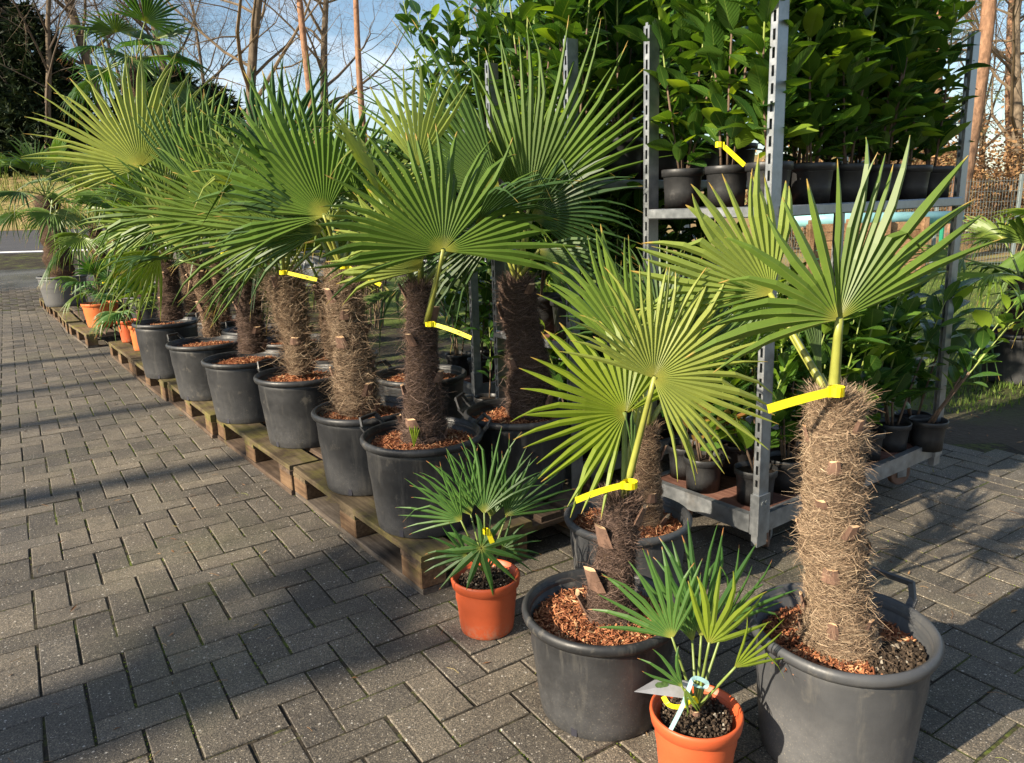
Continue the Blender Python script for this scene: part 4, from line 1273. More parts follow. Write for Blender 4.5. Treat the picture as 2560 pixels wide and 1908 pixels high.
leaf_img(t, b0, (1815, 692), 1.51, -58, 330, 92, 11, tilt=.12, yaw=-10, mat='palm', seed=28, grav=.24, kink=.0, fuse=.36, sidelen=.90, irregular=.16, width=1.15, fold=.9, tipw=.0)
leaf_img(t, b0, (1670, 638), 1.70, -50, 300, 120, 26, tilt=.1, yaw=-22, frm=cr_, mat='palm_pale', seed=22, grav=.08, kink=.05, fuse=.55, pr=(.009, .006), irregular=.16, tipw=.1)
leaf_img(t, b0, (1668, 640), 1.72, -120, 150, 110, 14, tilt=.0, yaw=-22, mat='palm', seed=27, grav=.1, kink=.05, fuse=.4)
leaf_img(t, b0, (1778, 815), 1.60, -8, 205, 26, 11, yaw=20, frm=cr_, mat='palm_dark', seed=23, grav=.0, kink=0, fuse=.8, width=1.2)
leaf_img(t, b0, (1700, 700), 1.82, -100, 120, 90, 14, yaw=-35, frm=cr_, mat='palm_bright', seed=24, grav=.2, kink=.1, fuse=.5)

# --- C: palm behind A
t, b0 = palm('potted_palm', 'palm with slim reddish trunk in the scuffed grey black pot beside the trolley corner', (.377, 2.36), 0)
pot_parts(t, .213, .265, mat='pot_dusty', fill='chip', n_chip=1700, seed=3, taper=.82, fill_h=.215)
Yc = 2.38
tp = [at(1398, 1135, Yc), at(1402, 1050, Yc), at(1400, 925, Yc)]
trunk_parts(t, b0, tp, [.062, .050, .044], 3600, 7, 3, 'fibre', fray=.5, wrap=.85, stub_len=.05, fw=.8)
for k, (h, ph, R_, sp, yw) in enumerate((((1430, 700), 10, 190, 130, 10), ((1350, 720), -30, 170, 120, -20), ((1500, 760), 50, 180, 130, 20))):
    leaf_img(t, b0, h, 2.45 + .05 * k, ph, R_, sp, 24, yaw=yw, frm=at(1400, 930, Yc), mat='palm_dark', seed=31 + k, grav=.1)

# --- row of palms in black pots on the pallets
ROW = 'palms in black pots along the pallets'
def row_palm(label, C, r, h, tx, Yt, rads, fibre='fibre', nf=3200, ns=9, seed=0, handles=(), fray=1.0, flare=0.0, wrap=.66, nchip=900, mat='pot', stub=.055, fw=1.15):
    t, b0 = palm('potted_palm', label, C, PZ + .0015, ROW)
    pot_parts(t, r, h, mat=mat, fill='chip', n_chip=nchip, seed=seed, handles=handles, n=40)
    tp = [at(x, y, Yt) for x, y in tx]
    trunk_parts(t, b0, tp, rads, nf, ns, seed, fibre, fray=fray, flare=flare, wrap=wrap, stub_len=stub, fw=fw)
    return t, b0, tp[-1]
t, b0, top = row_palm('palm with dark scarred trunk and large open fan at the near pallet corner', (-.335, 2.635), .224, .342, ((918, 958), (918, 900), (914, 760), (908, 618)), 2.66, (.084, .076, .064, .050), 'fibre_dark', 5200, 10, 41, handles=((rad(150), .03, .11), (rad(20), .025, .10)), nchip=1700)
leaf_img(t, b0, (960, 543), 2.48, -4, 292, 205, 40, tilt=.03, yaw=6, frm=at(924, 700, 2.60), mat='palm', seed=41, grav=.08, kink=.0, fuse=.48, sidelen=.93, tipw=.08, irregular=.13, pr=(.013, .008))
leaf_img(t, b0, (910, 585), 2.60, -42, 225, 125, 28, tilt=.1, yaw=-18, frm=top, mat='palm_pale', seed=42, grav=.06, fuse=.6)
tt = MB()   # bud fan at the trunk foot
leaf_img(t, b0, (896, 968), 2.56, 4, 50, 34, 6, mat='palm_bright', seed=46, grav=0, fuse=.9, kink=0)

t, b0, top = row_palm('palm with broad shaggy upright trunk, its pot second from the near pallet corner', (-.632, 3.055), .212, .336, ((775, 892), (768, 800), (750, 690), (742, 585)), 3.07, (.100, .090, .080, .074), 'fibre_pale', 6200, 15, 42, handles=((rad(25), .035, .12),), flare=.25, nchip=1300, stub=.05, wrap=.40, fray=1.3)
leaf_img(t, b0, (703, 468), 2.95, -38, 345, 150, 34, tilt=.08, yaw=-10, frm=top, mat='palm', seed=51, grav=.06, kink=.02, fuse=.5, sidelen=.72)
leaf_img(t, b0, (775, 440), 3.15, 4, 250, 130, 28, tilt=.0, yaw=0, frm=top, mat='palm', seed=52, grav=.06)
leaf_img(t, b0, (700, 500), 3.0, -80, 250, 80, 18, tilt=.1, yaw=-30, frm=top, mat='palm_dark', seed=53, grav=.18)
leaf_img(t, b0, (820, 490), 3.2, 45, 230, 90, 22, tilt=.0, yaw=25, frm=top, mat='palm', seed=54, grav=.15)

t, b0, top = row_palm('palm with flared frayed pale trunk, its pot third from the near pallet corner', (-1.07, 3.745), .238, .352, ((652, 808), (645, 740), (625, 660), (615, 600)), 3.76, (.068, .070, .088, .10), 'fibre_pale', 5600, 8, 43, handles=((rad(150), .035, .11),), fray=1.7, flare=.7, wrap=.4, nchip=1100)
leaf_img(t, b0, (612, 508), 3.62, -66, 290, 150, 34, tilt=.1, yaw=-14, frm=top, mat='palm', seed=61, grav=.10, kink=.03, fuse=.42)
leaf_img(t, b0, (640, 440), 3.85, -10, 250, 130, 28, tilt=.0, yaw=5, frm=top, mat='palm', seed=62, grav=.06)
leaf_img(t, b0, (680, 490), 3.8, 55, 210, 90, 20, tilt=.1, yaw=25, frm=top, mat='palm_dark', seed=64, grav=.2)

t, b0, top = row_palm('palm with straight dark brown trunk, its pot fourth from the near pallet corner', (-1.525, 4.24), .243, .352, ((548, 762), (540, 690), (533, 610)), 4.26, (.084, .074, .068), 'fibre_dark', 3600, 7, 44, handles=((rad(15), .03, .11),), nchip=900)
leaf_img(t, b0, (590, 400), 4.25, 8, 290, 62, 20, tilt=-.05, yaw=0, frm=top, mat='palm_dark', seed=71, grav=.02, kink=0, fuse=.55)
leaf_img(t, b0, (500, 480), 4.05, -45, 280, 140, 32, tilt=.1, yaw=-10, frm=top, mat='palm', seed=72, grav=.10)
leaf_img(t, b0, (560, 500), 4.2, 40, 250, 120, 28, tilt=.1, yaw=10, frm=top, mat='palm', seed=73, grav=.12)

t, b0, top = row_palm('palm with thin leaning grey brown trunk, its pot fifth from the near pallet corner', (-1.98, 4.82), .245, .36, ((460, 728), (448, 650), (425, 570)), 4.84, (.064, .058, .062), 'fibre', 3200, 6, 45, handles=((rad(160), .03, .11),), nchip=800)
leaf_img(t, b0, (410, 400), 4.9, -2, 240, 90, 24, tilt=-.05, frm=top, mat='palm_dark', seed=81, grav=.03, kink=0)
leaf_img(t, b0, (455, 430), 4.9, 25, 260, 110, 28, tilt=.1, yaw=10, frm=top, mat='palm', seed=82, grav=.08)
leaf_img(t, b0, (395, 545), 4.7, -25, 190, 70, 18, tilt=.2, yaw=-30, frm=top, mat='palm_pale', seed=83, grav=.06)
leaf_img(t, b0, (380, 470), 4.75, -70, 210, 90, 18, tilt=.2, yaw=-30, frm=top, mat='palm', seed=84, grav=.3, kink=.35)

t, b0, top = row_palm('palm with stubby dark trunk and one large pale fan next to the small orange pots', (-2.555, 5.53), .23, .405, ((372, 692), (368, 640), (362, 570)), 5.55, (.095, .084, .076), 'fibre_dark', 3000, 7, 46, handles=((rad(10), .03, .11),), nchip=700)
leaf_img(t, b0, (305, 362), 5.35, -24, 275, 178, 40, tilt=.06, yaw=-4, frm=top, mat='palm_pale', seed=91, grav=.03, kink=.02, fuse=.42, pr=(.014, .009), sidelen=.85)
leaf_img(t, b0, (365, 430), 5.6, 18, 230, 120, 28, frm=top, mat='palm', seed=92, grav=.1)
leaf_img(t, b0, (330, 500), 5.4, -70, 170, 130, 26, tilt=.2, yaw=-30, frm=top, mat='palm_bright', seed=93, grav=.3, kink=.4)
leaf_img(t, b0, (400, 470), 5.6, 50, 180, 90, 18, tilt=.2, yaw=30, frm=top, mat='palm', seed=94, grav=.25, kink=.3)
leaf_img(t, b0, (345, 545), 5.3, -140, 150, 100, 16, tilt=.3, yaw=-30, frm=top, mat='palm_bright', seed=95, grav=.3, kink=.4)

# --- back row
for k, o_ in enumerate([o for o in bpy.data.objects if o.name.startswith('potted_palm') and o.get('group') == ROW]):
    b0_ = V(o_.location); ch = [c for c in o_.children if c.name.startswith('trunk') and not c.name.startswith('trunk_fibre')][0]
    zt = max(v.co.z for v in ch.data.vertices); tv_ = [v.co for v in ch.data.vertices if v.co.z > zt - .01]
    tp_ = sum((V(v) for v in tv_), V((0, 0, 0))) / len(tv_) + b0_
    crown(o_, b0_, tp_, 5, 700 + k, .40, .36, ('palm', 'palm_dark', 'palm_pale'), 17, (84, 30), spread=(70, 120), skip=lambda az: abs((az + 1.57 + math.pi) % 6.283 - math.pi) < .5)
t, b0, top = row_palm('palm with thick dark trunk and high spreading fans in the shaded pot nearest the trolley', (.022, 2.94), .222, .336, ((1150, 905), (1145, 800), (1130, 700), (1118, 610)), 2.97, (.108, .09, .078, .072), 'fibre_dark', 5200, 6, 47, handles=((rad(165), .045, .11), (rad(10), .04, .11)), nchip=1200)
leaf_img(t, b0, (1145, 440), 2.92, 24, 430, 92, 26, tilt=.0, yaw=6, frm=top, mat='palm', seed=101, grav=.03, kink=0, fuse=.42)
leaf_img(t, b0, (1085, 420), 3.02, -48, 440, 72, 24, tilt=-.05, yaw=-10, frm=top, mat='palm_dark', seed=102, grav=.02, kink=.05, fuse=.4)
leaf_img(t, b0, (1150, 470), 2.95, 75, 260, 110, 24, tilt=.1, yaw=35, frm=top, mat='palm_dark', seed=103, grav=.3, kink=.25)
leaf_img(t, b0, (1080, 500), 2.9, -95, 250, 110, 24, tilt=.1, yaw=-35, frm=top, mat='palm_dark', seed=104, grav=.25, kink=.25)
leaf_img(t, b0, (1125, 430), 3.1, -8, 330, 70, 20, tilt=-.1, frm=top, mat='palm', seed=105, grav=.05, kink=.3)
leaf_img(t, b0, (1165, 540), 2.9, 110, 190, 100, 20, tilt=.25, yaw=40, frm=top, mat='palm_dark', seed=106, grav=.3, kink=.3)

def back_palm(label, u_, w_, tx0, top_d, rads, seed, nleaf=8, R=.42, plen=.3, h=.34, r=.235, fibre='fibre', nf=1500, z=PZ, nchip=450, mat=('palm', 'palm', 'palm_dark'), els=(84, 18), group=ROW, potmat='pot', handles=((2.6, .03, .11),)):
    c = uw(u_, w_); z = z + gz(c.x, c.y)
    t, b0 = palm('potted_palm', label, (c.x, c.y), z + .0015, group)
    pot_parts(t, r, h, mat=potmat, fill='chip', n_chip=nchip, seed=seed, handles=handles, n=32)
    foot = b0 + V((0, 0, h - .05)); top = foot + V((tx0, 0, top_d))
    tp = [foot, foot.lerp(top, .4), foot.lerp(top, .75), top]
    trunk_parts(t, b0, tp, rads, nf, 5, seed, fibre, stub_len=.05, fw=1.4)
    crown(t, b0, top, nleaf, seed, R, plen, mat, 28, els)
    return t
back_palm('palm with slim trunk in the second row behind the near corner palm', -.33, 1.79, .0, .42, (.07, .06, .055, .055), 48, 4, .40, .30, nf=2400, nchip=900)
back_palm('palm with red leaf stub in the second row beside the black trolley post', -.42, 2.62, -.05, .45, (.075, .07, .06, .06), 49, 5, .40, .28, nf=2400, nchip=700)
back_palm('palm in the second row behind the frayed pale trunk', -.42, 3.35, .0, .52, (.08, .07, .06, .06), 50, 5, .45, .34, fibre='fibre_dark')
back_palm('palm in the second row behind the straight dark trunk', -.45, 4.05, .0, .55, (.08, .07, .07, .06), 51, 5, .46, .36, fibre='fibre_dark')
back_palm('palm in the second row behind the thin leaning trunk', -.48, 4.80, .0, .60, (.08, .07, .07, .06), 52, 6, .46, .38)
back_palm('palm in the second row level with the smallest orange pots', -.50, 5.65, .0, .70, (.09, .08, .07, .07), 53, 7, .48, .40, nf=1000)
back_palm('palm behind the single larger orange pot', -.55, 7.6, .0, .85, (.10, .09, .08, .08), 54, 9, .50, .42, nf=1000)
back_palm('palm with hanging bent leaves between the far orange pot and the grey pot', -.75, 9.0, .0, .80, (.11, .10, .09, .09), 55, 10, .48, .40, nf=1000, els=(75, -35))
# tallest palm and the far ones in big grey pots
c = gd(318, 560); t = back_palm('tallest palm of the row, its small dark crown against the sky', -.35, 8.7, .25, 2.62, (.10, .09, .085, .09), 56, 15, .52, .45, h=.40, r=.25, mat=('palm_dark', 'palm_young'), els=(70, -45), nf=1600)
t = back_palm('palm with thick trunk and drooping fans in the big grey pot at the row end', -1.00, 10.95, -.05, 1.15, (.20, .19, .17, .16), 57, 12, .55, .50, h=.42, r=.32, potmat='pot_grey', handles=(), els=(75, -40), mat=('palm_dark', 'palm_dark', 'palm'), nf=1800, fibre='fibre_dark')
back_palm('palm at the row end behind the big grey pot', -.1, 11.9, .0, 1.3, (.16, .15, .14, .13), 58, 10, .52, .48, h=.42, r=.3, potmat='pot_grey', handles=(), els=(75, -40), mat=('palm_dark', 'palm'), nf=800)
# palms on the lawn at the right
LAWN = 'palms standing on the lawn'
def lawn_palm(label, x, y, Yd, th, seed, R, plen, nleaf, potr, poth, mat):
    c = gd(x, y)
    t, b0 = palm('potted_palm', label, (c.x, c.y), -.03, LAWN)
    pot_parts(t, potr, poth, fill='chip', n_chip=300, seed=seed, handles=((0.5, .03, .11),), n=32)
    foot = b0 + V((0, 0, poth - .05)); top = foot + V((0, 0, th))
    trunk_parts(t, b0, [foot, foot.lerp(top, .5), top], (.12, .10, .09), 1600, 5, seed, 'fibre_dark', fw=1.3)
    crown(t, b0, top, nleaf, seed, R, plen, mat, 28, (80, -40))
    return t
lawn_palm('palm on the lawn in a black pot beyond the rear trolley post', 2190, 812, 0, .42, 70, .42, .42, 13, .25, .36, ('palm_bright', 'palm', 'palm_dark'))
lawn_palm('palm farther back on the lawn with fans showing past the trolley', 2290, 690, 0, .75, 71, .55, .5, 12, .25, .36, ('palm_bright', 'palm'))

# --- small palms in orange pots
def small_palm(label, C, z, r, h, seed, leaves, Y, frm, tmat='terra', n_chip=700, group='young palms in orange pots', trunk=True):
    t, b0 = palm('young_palm', label, C, z, group)
    pot_parts(t, r, h, kind='terra', mat=tmat, fill='soil', n_chip=n_chip, seed=seed, n=40, taper=.78, fill_h=h - .022)
    base = at(frm[0], frm[1], Y)
    if trunk:
        foot = b0 + V((0, 0, h - .03))
        trunk_parts(t, b0, [foot, foot.lerp(base, .5), base], (.020, .016, .012), 260, 3, seed, 'fibre', stub_len=.02, fw=.45, fray=.5)
    for k, (hx, hy, dY, ph, R_, sp, n, yw, mt) in enumerate(leaves):
        leaf_img(t, b0, (hx, hy), Y + dY, ph, R_, sp, n if seed != 61 else max(6, int(n * .82)), yaw=yw, frm=base, mat=mt, seed=seed * 17 + k, grav=.05, kink=.0, fuse=.20 if seed == 61 else .26, tipw=.0, pmat='petiole_g', pr=(.0042, .0026), irregular=.16, sidelen=.86, width=1.25 if seed == 61 else 1.15, tilt=.06, fold=.7 if seed == 61 else .4)
    return t
YG = 'palm_young'
small_palm('young palm with narrow tiered fans in an orange pot at the near pallet corner', (-.098, 2.115), 0, .105, .182, 61, (
    (1048, 1112, .0, 6, 190, 100, 18, 4, YG), (1000, 1128, -.02, -52, 150, 110, 16, -15, YG), (1095, 1118, .03, 38, 165, 100, 16, 14, YG), (1062, 1120, .06, 10, 170, 80, 14, 0, YG), (1020, 1115, .05, -28, 165, 90, 15, -8, YG),
    (1042, 1187, -.06, 150, 100, 330, 15, 4, YG), (1012, 1203, -.05, -82, 100, 140, 13, -12, YG), (1085, 1190, .02, 70, 90, 120, 12, 14, YG)), 2.10, (1052, 1240))
small_palm('young palm with blue ribbon and white label in an orange pot between two big pots', (.392, 1.470), 0, .101, .168, 62, (
    (1518, 1380, .03, 2, 262, 66, 9, 4, YG), (1456, 1382, .0, -26, 205, 112, 13, -12, YG), (1568, 1350, .06, 40, 175, 80, 11, 14, YG), (1534, 1394, -.05, 26, 170, 110, 9, 8, 'palm_bright'), (1590, 1446, -.04, 48, 150, 82, 7, 14, 'palm_bright'),
    (1478, 1488, -.05, -42, 118, 66, 5, -10, YG), (1500, 1390, .08, -14, 225, 60, 8, 0, YG), (1482, 1490, -.08, 160, 60, 50, 4, 0, 'palm')), 1.462, (1508, 1535))
for lab, C, r_, h_, sd, tm, R_, nl in (('young palm in the larger pale orange pot standing alone on a far pallet', (-4.57, 8.36), .19, .265, 63, 'terra2', .30, 9), ('young palm in the small red orange pot with a black pot beside it', (-3.68, 7.18), .10, .21, 64, 'terra', .24, 8), ('young palm in the small orange pot carrying a white price sticker', (-3.32, 6.68), .10, .225, 65, 'terra2', .26, 9)):
    t, b0 = palm('young_palm', lab, C, PZ + .0015, 'young palms in orange pots')
    po = pot_parts(t, r_, h_, kind='terra', mat=tm, fill='soil', n_chip=200, seed=sd, n=32, taper=.78, fill_h=h_ - .025)
    foot = b0 + V((0, 0, h_ - .03)); top = foot + V((0, 0, .16))
    trunk_parts(t, b0, [foot, foot.lerp(top, .5), top], (.03, .026, .02), 300, 3, sd, 'fibre', stub_len=.03, fw=.7)
    crown(t, b0, top, nl, sd, R_, .22, ('palm_young', 'palm'), 16, (75, -10), pr=(.005, .003))
    if sd == 65:
        st = MB(); B = Matrix.Rotation(rad(-118), 3, 'Z')
        n_ = (CAM - b0); n_.z = 0; n_.normalize(); cpos = n_ * (r_ * .93 + .004) + V((-.02, 0, h_ * .62))
        st.box(cpos, (.045, .0016, .05), basis(n_, V((0, 0, 1))))
        st.build('price_sticker', M['white'], t)

# ------------------------------------------------------------------ plant trolleys
def trolley(label, u0, w0, shelves, L=1.335, S=.555, top=1.9, lettering=False, sd=0, lean=0.0):
    t = thing('plant_trolley', label, 'trolley', uw(u0, w0), 'galvanised plant trolleys', GA)
    t.rotation_euler = (0, lean, GA)
    # local frame: x along the long side, y along the short side (away)
    pw, pd = .052, .024
    def post(x, y, sx, sy):
        b = MB()
        ox, oy = x, y
        # solid plate on the near long face, slotted web on the short face, return plate behind
        b.box((ox + sx * pw / 2, oy + .0012, (top + .09) / 2), (pw, .0024, top - .09))
        b.box((ox + sx * pw / 2, oy + sy * pd, (top + .09) / 2), (pw, .0024, top - .09))
        b.box((ox + sx * pw, oy + sy * pd * .25, (top + .09) / 2), (.0024, pd * .5, top - .09))
        e = .006
        for yy in (oy + sy * (e / 2 + .0013), oy + sy * (pd - e / 2 - .0013)):
            b.box((ox + sx * .0012, yy, (top + .09) / 2), (.0024, e - .0004, top - .09))
        z = .30
        b.box((ox + sx * .0012, oy + sy * pd / 2, .20), (.0022, pd - 2 * e, .21))
        while z < top - .03:
            hh = .020
            b.box((ox + sx * .0012, oy + sy * pd / 2, z + .04), (.0022, pd - 2 * e - .0004, hh))
            z += .052
        b.build('post', M['steel'], t)
        f = MB()
        f.box((ox + sx * pw / 2, oy + sy * pd / 2, .20), (pw + .012, pd + .012, .15))
        f.box((ox + sx * pw / 2, oy + sy * pd / 2, .105), (pw + .002, pd + .002, .05))
        fo = f.build('post_socket', M['steel'], t)
        return fo
    socks = [post(0, 0, 1, 1), post(L, 0, -1, 1), post(0, S, 1, -1), post(L, S, -1, -1)]
    fr = [((L / 2, .010, .155), (L - .11, .004, .062)), ((L / 2, S - .010, .155), (L - .11, .004, .062)), ((.010, S / 2, .155), (.004, S - .085, .062)), ((L - .010, S / 2, .155), (.004, S - .085, .062))]
    for c, s in fr:
        b = MB(); b.box(c, s)
        lip = (s[0], .028, .003) if s[0] > .1 else (.028, s[1], .003)
        off = V(((0, .012 if c[1] < S / 2 else -.012, .0325) if s[0] > .1 else (.012 if c[0] < L / 2 else -.012, 0, .0325)))
        b.box(V(c) + off, lip); b.box(V(c) + V((off.x, off.y, -.0325)), lip)
        b.build('base_rail', M['steel'], t)
    b = MB(); b.bbox((L / 2, S / 2, .177), (L - .03, S - .03, .012), .002); b.build('base_board', M['ply'], t)
    for x in (.18, L - .18):
        for y in (.09, S - .09):
            wv = MB(); ang = .5 if x < L / 2 else -.3
            prof = [(.018, -.014), (.052, -.014), (.056, -.010), (.056, .010), (.052, .014), (.018, .014)]
            wv.lathe(prof, 20)
            R_ = Euler((math.pi / 2, 0, ang)).to_matrix()
            wv.v = [R_ @ p + V((x, y, .056)) for p in wv.v]
            wo = wv.build('wheel', M['wheel'], t, smooth=False)
            fk = MB(); Rz = Matrix.Rotation(ang, 3, 'Z')
            for s in (-1, 1): fk.box(V((x, y, .085)) + Rz @ V((0, s * .019, 0)), (.05, .004, .09), Rz)
            fk.box(V((x, y, .132)), (.06, .05, .008), Rz)
            fk.build('fork', M['steel'], wo)
    for (z, full) in shelves:
        sh = MB()
        sh.bbox((L / 2, S / 2, z - .006), (L - .10, S - .02, .010), .002)
        so = sh.build('shelf', M['ply'], t)
        for c, s in (((L / 2, -.006, z - .008), (L - .095, .016, .036)), ((L / 2, S + .006, z - .008), (L - .095, .016, .036)), ((-.004, S / 2, z - .008), (.016, S - .062, .036)), ((L + .004, S / 2, z - .008), (.016, S - .062, .036))):
            rl = MB(); rl.bbox(c, s, .004); rl.build('shelf_rail', M['steel'], so)
    if lettering:     # the two stamped letters on the near socket
        lt_ = MB()
        for k in range(2):
            cx, cz = .014 + k * .020, .245
            pts = []
            for i in range(9):
                a = rad(50 + 260 * i / 8); pts.append(V((cx + .0075 * math.cos(a), -.0078, cz + .0085 * math.sin(a))))
            lt_.tube(pts, .0012, 4)
        lt_.build('lettering', M['sign'], socks[0])
    return t
trolley('galvanised trolley whose front corner post stands beside the scuffed grey black pot', 0.0, 0.0, ((1.250, 1),), lettering=True, lean=-.012)
trolley('galvanised trolley next behind, carrying large pots on its high shelf', -.15, .83, ((1.372, 1), (.72, 1)))
trolley('galvanised trolley behind the open fan of the near corner palm', .44, 1.60, ((1.25, 1),))
trolley('farthest galvanised trolley, its laurels rising against the pines', .40, 2.42, ((1.25, 1),))

# ------------------------------------------------------------------ laurels
def laurel_leaf(seed, mat):
    r = random.Random(seed); b = MB(); nl, nc = 6, 4
    vs = []; W = .23 * r.uniform(.85, 1.2); curl = r.uniform(.05, .34); fold = r.uniform(.10, .32); tw = r.uniform(-.25, .25); wav = r.uniform(.0, .012)
    for i in range(nl + 1):
        f = i / nl
        w = W * (math.sin(math.pi * min(1, .04 + .96 * f) ** 1.22) ** .70 if 0 < f < 1 else .02)
        for k in range(nc + 1):
            x = -1 + 2 * k / nc
            z = abs(x) * w * fold - curl * f * f + wav * math.sin(f * 14 + k) * abs(x)
            xx = x * w
            a = tw * f
            vs.append(V((xx * math.cos(a) - z * math.sin(a) * .3, f * (1 - .06 * curl), z + xx * math.sin(a))))
    fs = []; uvs = []
    for i in range(nl):
        for k in range(nc):
            a = i * (nc + 1) + k; fs.append((a, a + 1, a + nc + 2, a + nc + 1))
            uvs.append(((k / nc, i / nl), ((k + 1) / nc, i / nl), ((k + 1) / nc, (i + 1) / nl), (k / nc, (i + 1) / nl)))
    b.add(vs, fs, uvs)
    o = b.build('leaf', M[mat], smooth=True); me = o.data; bpy.data.objects.remove(o)
    return me
LL = {m: [laurel_leaf(10 * i + s, m) for s in range(6)] for i, m in enumerate(('laurel', 'laurel_mid', 'laurel_new', 'laurel_old'))}
POTS = {}
def small_pot_mesh(r, h, mat):
    key = (r, h, mat)
    if key in POTS: return POTS[key]
    b = MB(); n = 24
    b.lathe([(.001, .003), (r * .80, .003), (r * .82, 0), (r * .85, h * .45), (r * .915, h - .028), (r * .925, h - .027), (r * .995, h - .026), (r * 1.01, h - .002), (r * .985, h), (r * .95, h - .003), (r * .92, h - .03)], n)
    o = b.build('pot', M[mat], smooth=True); me = o.data; bpy.data.objects.remove(o)
    b = MB(); b.lathe([(.001, h - .014), (r * .5, h - .017), (r * .93, h - .021)], n)
    o = b.build('soil', M['soil'], smooth=True); ms = o.data; bpy.data.objects.remove(o)
    POTS[key] = (me, ms); return POTS[key]
NL = 0
def laurel(label, loc, r, h, H, nst, per, seed, group, leafL=.14, mats=('laurel', 'laurel', 'laurel_mid'), new=.2, spread=.22, old=0.0, lean=None, start=.12, dense_low=True):
    global NL
    rs = random.Random(seed)
    t = thing('potted_laurel', label, 'shrub', loc, group)
    me, ms = small_pot_mesh(r, h, 'pot_small')
    p = inst('pot', me, t, V((0, 0, 0)), Quaternion((0, 0, 1), rs.uniform(0, 6)))
    inst('soil', ms, t, V((0, 0, 0)))
    for s in range(nst):
        az = rs.uniform(0, 6.283) + s * 2.1; rr_ = r * rs.uniform(.05, .35)
        p0 = V((math.cos(az) * rr_, math.sin(az) * rr_, h - .02))
        hh = H * rs.uniform(.78, 1.05); sp = spread * rs.uniform(.3, 1.0)
        p1 = p0 + V((math.cos(az) * sp, math.sin(az) * sp, hh))
        if lean is not None: p1 += V(lean) * rs.uniform(.7, 1.1)
        mid = p0.lerp(p1, .5) + V((rs.gauss(0, .02), rs.gauss(0, .02), .02))
        pts = []
        for i in range(7):
            f = i / 6
            pts.append(p0 * ((1 - f) ** 2) + mid * (2 * f * (1 - f)) + p1 * (f * f))
        st = MB(); st.tube(pts, [.0055 * (1 - .6 * i / 6) for i in range(7)], 5)
        for k in range(len(st.f)):
            st.mi[k] = 0 if k < 15 else 1
        st.build('stem', [M['stem_old'], M['stem_new']], t, smooth=True)
        a0 = rs.uniform(0, 6.28)
        for k in range(per):
            f = start + (1 - start) * ((k + rs.uniform(0, .6)) / per)
            x = f * 6; i = min(5, int(x)); q = pts[i].lerp(pts[i + 1], min(1, x - i))
            tan = (pts[i + 1] - pts[i]).normalized()
            la = a0 + k * 2.3999 + rs.gauss(0, .3)
            topn = f > .88
            el = rad(rs.uniform(45, 78) if topn else rs.uniform(12, 70))
            d = V((math.cos(la) * math.cos(el), math.sin(la) * math.cos(el), math.sin(el)))
            nrm = V((-math.cos(la) * math.sin(el), -math.sin(la) * math.sin(el), math.cos(el))) + V((rs.gauss(0, .3), rs.gauss(0, .3), 0))
            if old and f < .3 and rs.random() < old: m = 'laurel_old'
            elif rs.random() < (new * 2.2 if topn else new * .6): m = 'laurel_new'
            else: m = rs.choice(mats)
            L = leafL * rs.uniform(.65, 1.2) * (.75 if topn else 1)
            off = d * .010
            if not topn and rs.random() < .35: off = d * rs.uniform(.02, .09)      # short side shoots
            inst('leaf', rs.choice(LL[m]), t, q + off, basis(d, nrm).to_quaternion(), L * V((rs.uniform(.8, 1.2), 1, rs.uniform(.5, 1.8))))
            NL += 1
    return t
ORD = ('at the front corner post', 'second from the front corner post', 'third from the front corner post', 'fourth from the front corner post', 'fifth from the front corner post', 'sixth from the front corner post', 'at the rear post')
def shelf_row(label, group, u0, w0, du, dw, nu, nw, z, r, h, H, nst, per, sd, skip=(), jitter=.012, **kw):
    for i in range(nu):
        for j in range(nw):
            if (i, j) in skip: continue
            rs = random.Random(sd * 100 + i * 10 + j)
            lab = label + ', ' + ('outer row ' if j == 0 else 'inner row ' if j == 1 else 'third row ') + ORD[i if i < nu - 1 or nu < 5 else 6]
            laurel(lab, uw(u0 + i * du + rs.uniform(-jitter, jitter), w0 + j * dw + rs.uniform(-jitter, jitter), z), r, h, H * rs.uniform(.92, 1.06), nst, per, sd * 1000 + i * 17 + j, group, **kw)
# near trolley: shelf and base board
shelf_row('laurel on the near trolley shelf', 'laurels on the near trolley shelf', .10, .09, .226, .185, 6, 3, 1.2515, .077, .150, .80, 4, 40, 1, leafL=.128, start=.05, new=.30, spread=.15, mats=('laurel', 'laurel_mid', 'laurel_mid'),
          skip=((2, 2), (4, 2), (1, 2)))
for k, (u_, w_, H_, lab, old) in enumerate(((.14, .12, .46, 'small potted laurel on the trolley base beside its front corner post', .0), (.10, .33, .40, 'potted laurel with a few yellowed leaves on the trolley base', .8), (.33, .12, .60, 'potted laurel on the trolley base behind the hairy tan trunk', .0), (.34, .36, .66, 'potted laurel deep on the trolley base', .0), (.52, .12, .62, 'potted laurel halfway along the outer edge of the trolley base', .0), (.53, .36, .72, 'tall potted laurel halfway along the trolley base', .0), (.16, .47, .55, 'leafy potted laurel at the inner corner of the trolley base', .0))):
    laurel(lab, uw(u_, w_, .1835), .078, .135, H_, 4, 18, 900 + k, 'laurels on the near trolley base', leafL=.130, new=.32, spread=.13, old=old, mats=('laurel', 'laurel_mid', 'laurel_mid'))
shelf_row('bushy laurel on the near trolley base', 'laurels on the near trolley base end', .70, .11, .19, .20, 4, 2, .1835, .078, .135, .62, 4, 22, 2, leafL=.135, new=.10, spread=.18, mats=('laurel', 'laurel', 'laurel_mid'))
laurel('potted laurel with long shoots leaning past the rear trolley post', uw(1.24, .02, .1835), .078, .135, .56, 3, 12, 950, None, leafL=.12, new=.3, spread=.1, lean=(.36, .0, -.05), mats=('laurel', 'laurel_mid'), start=.3)
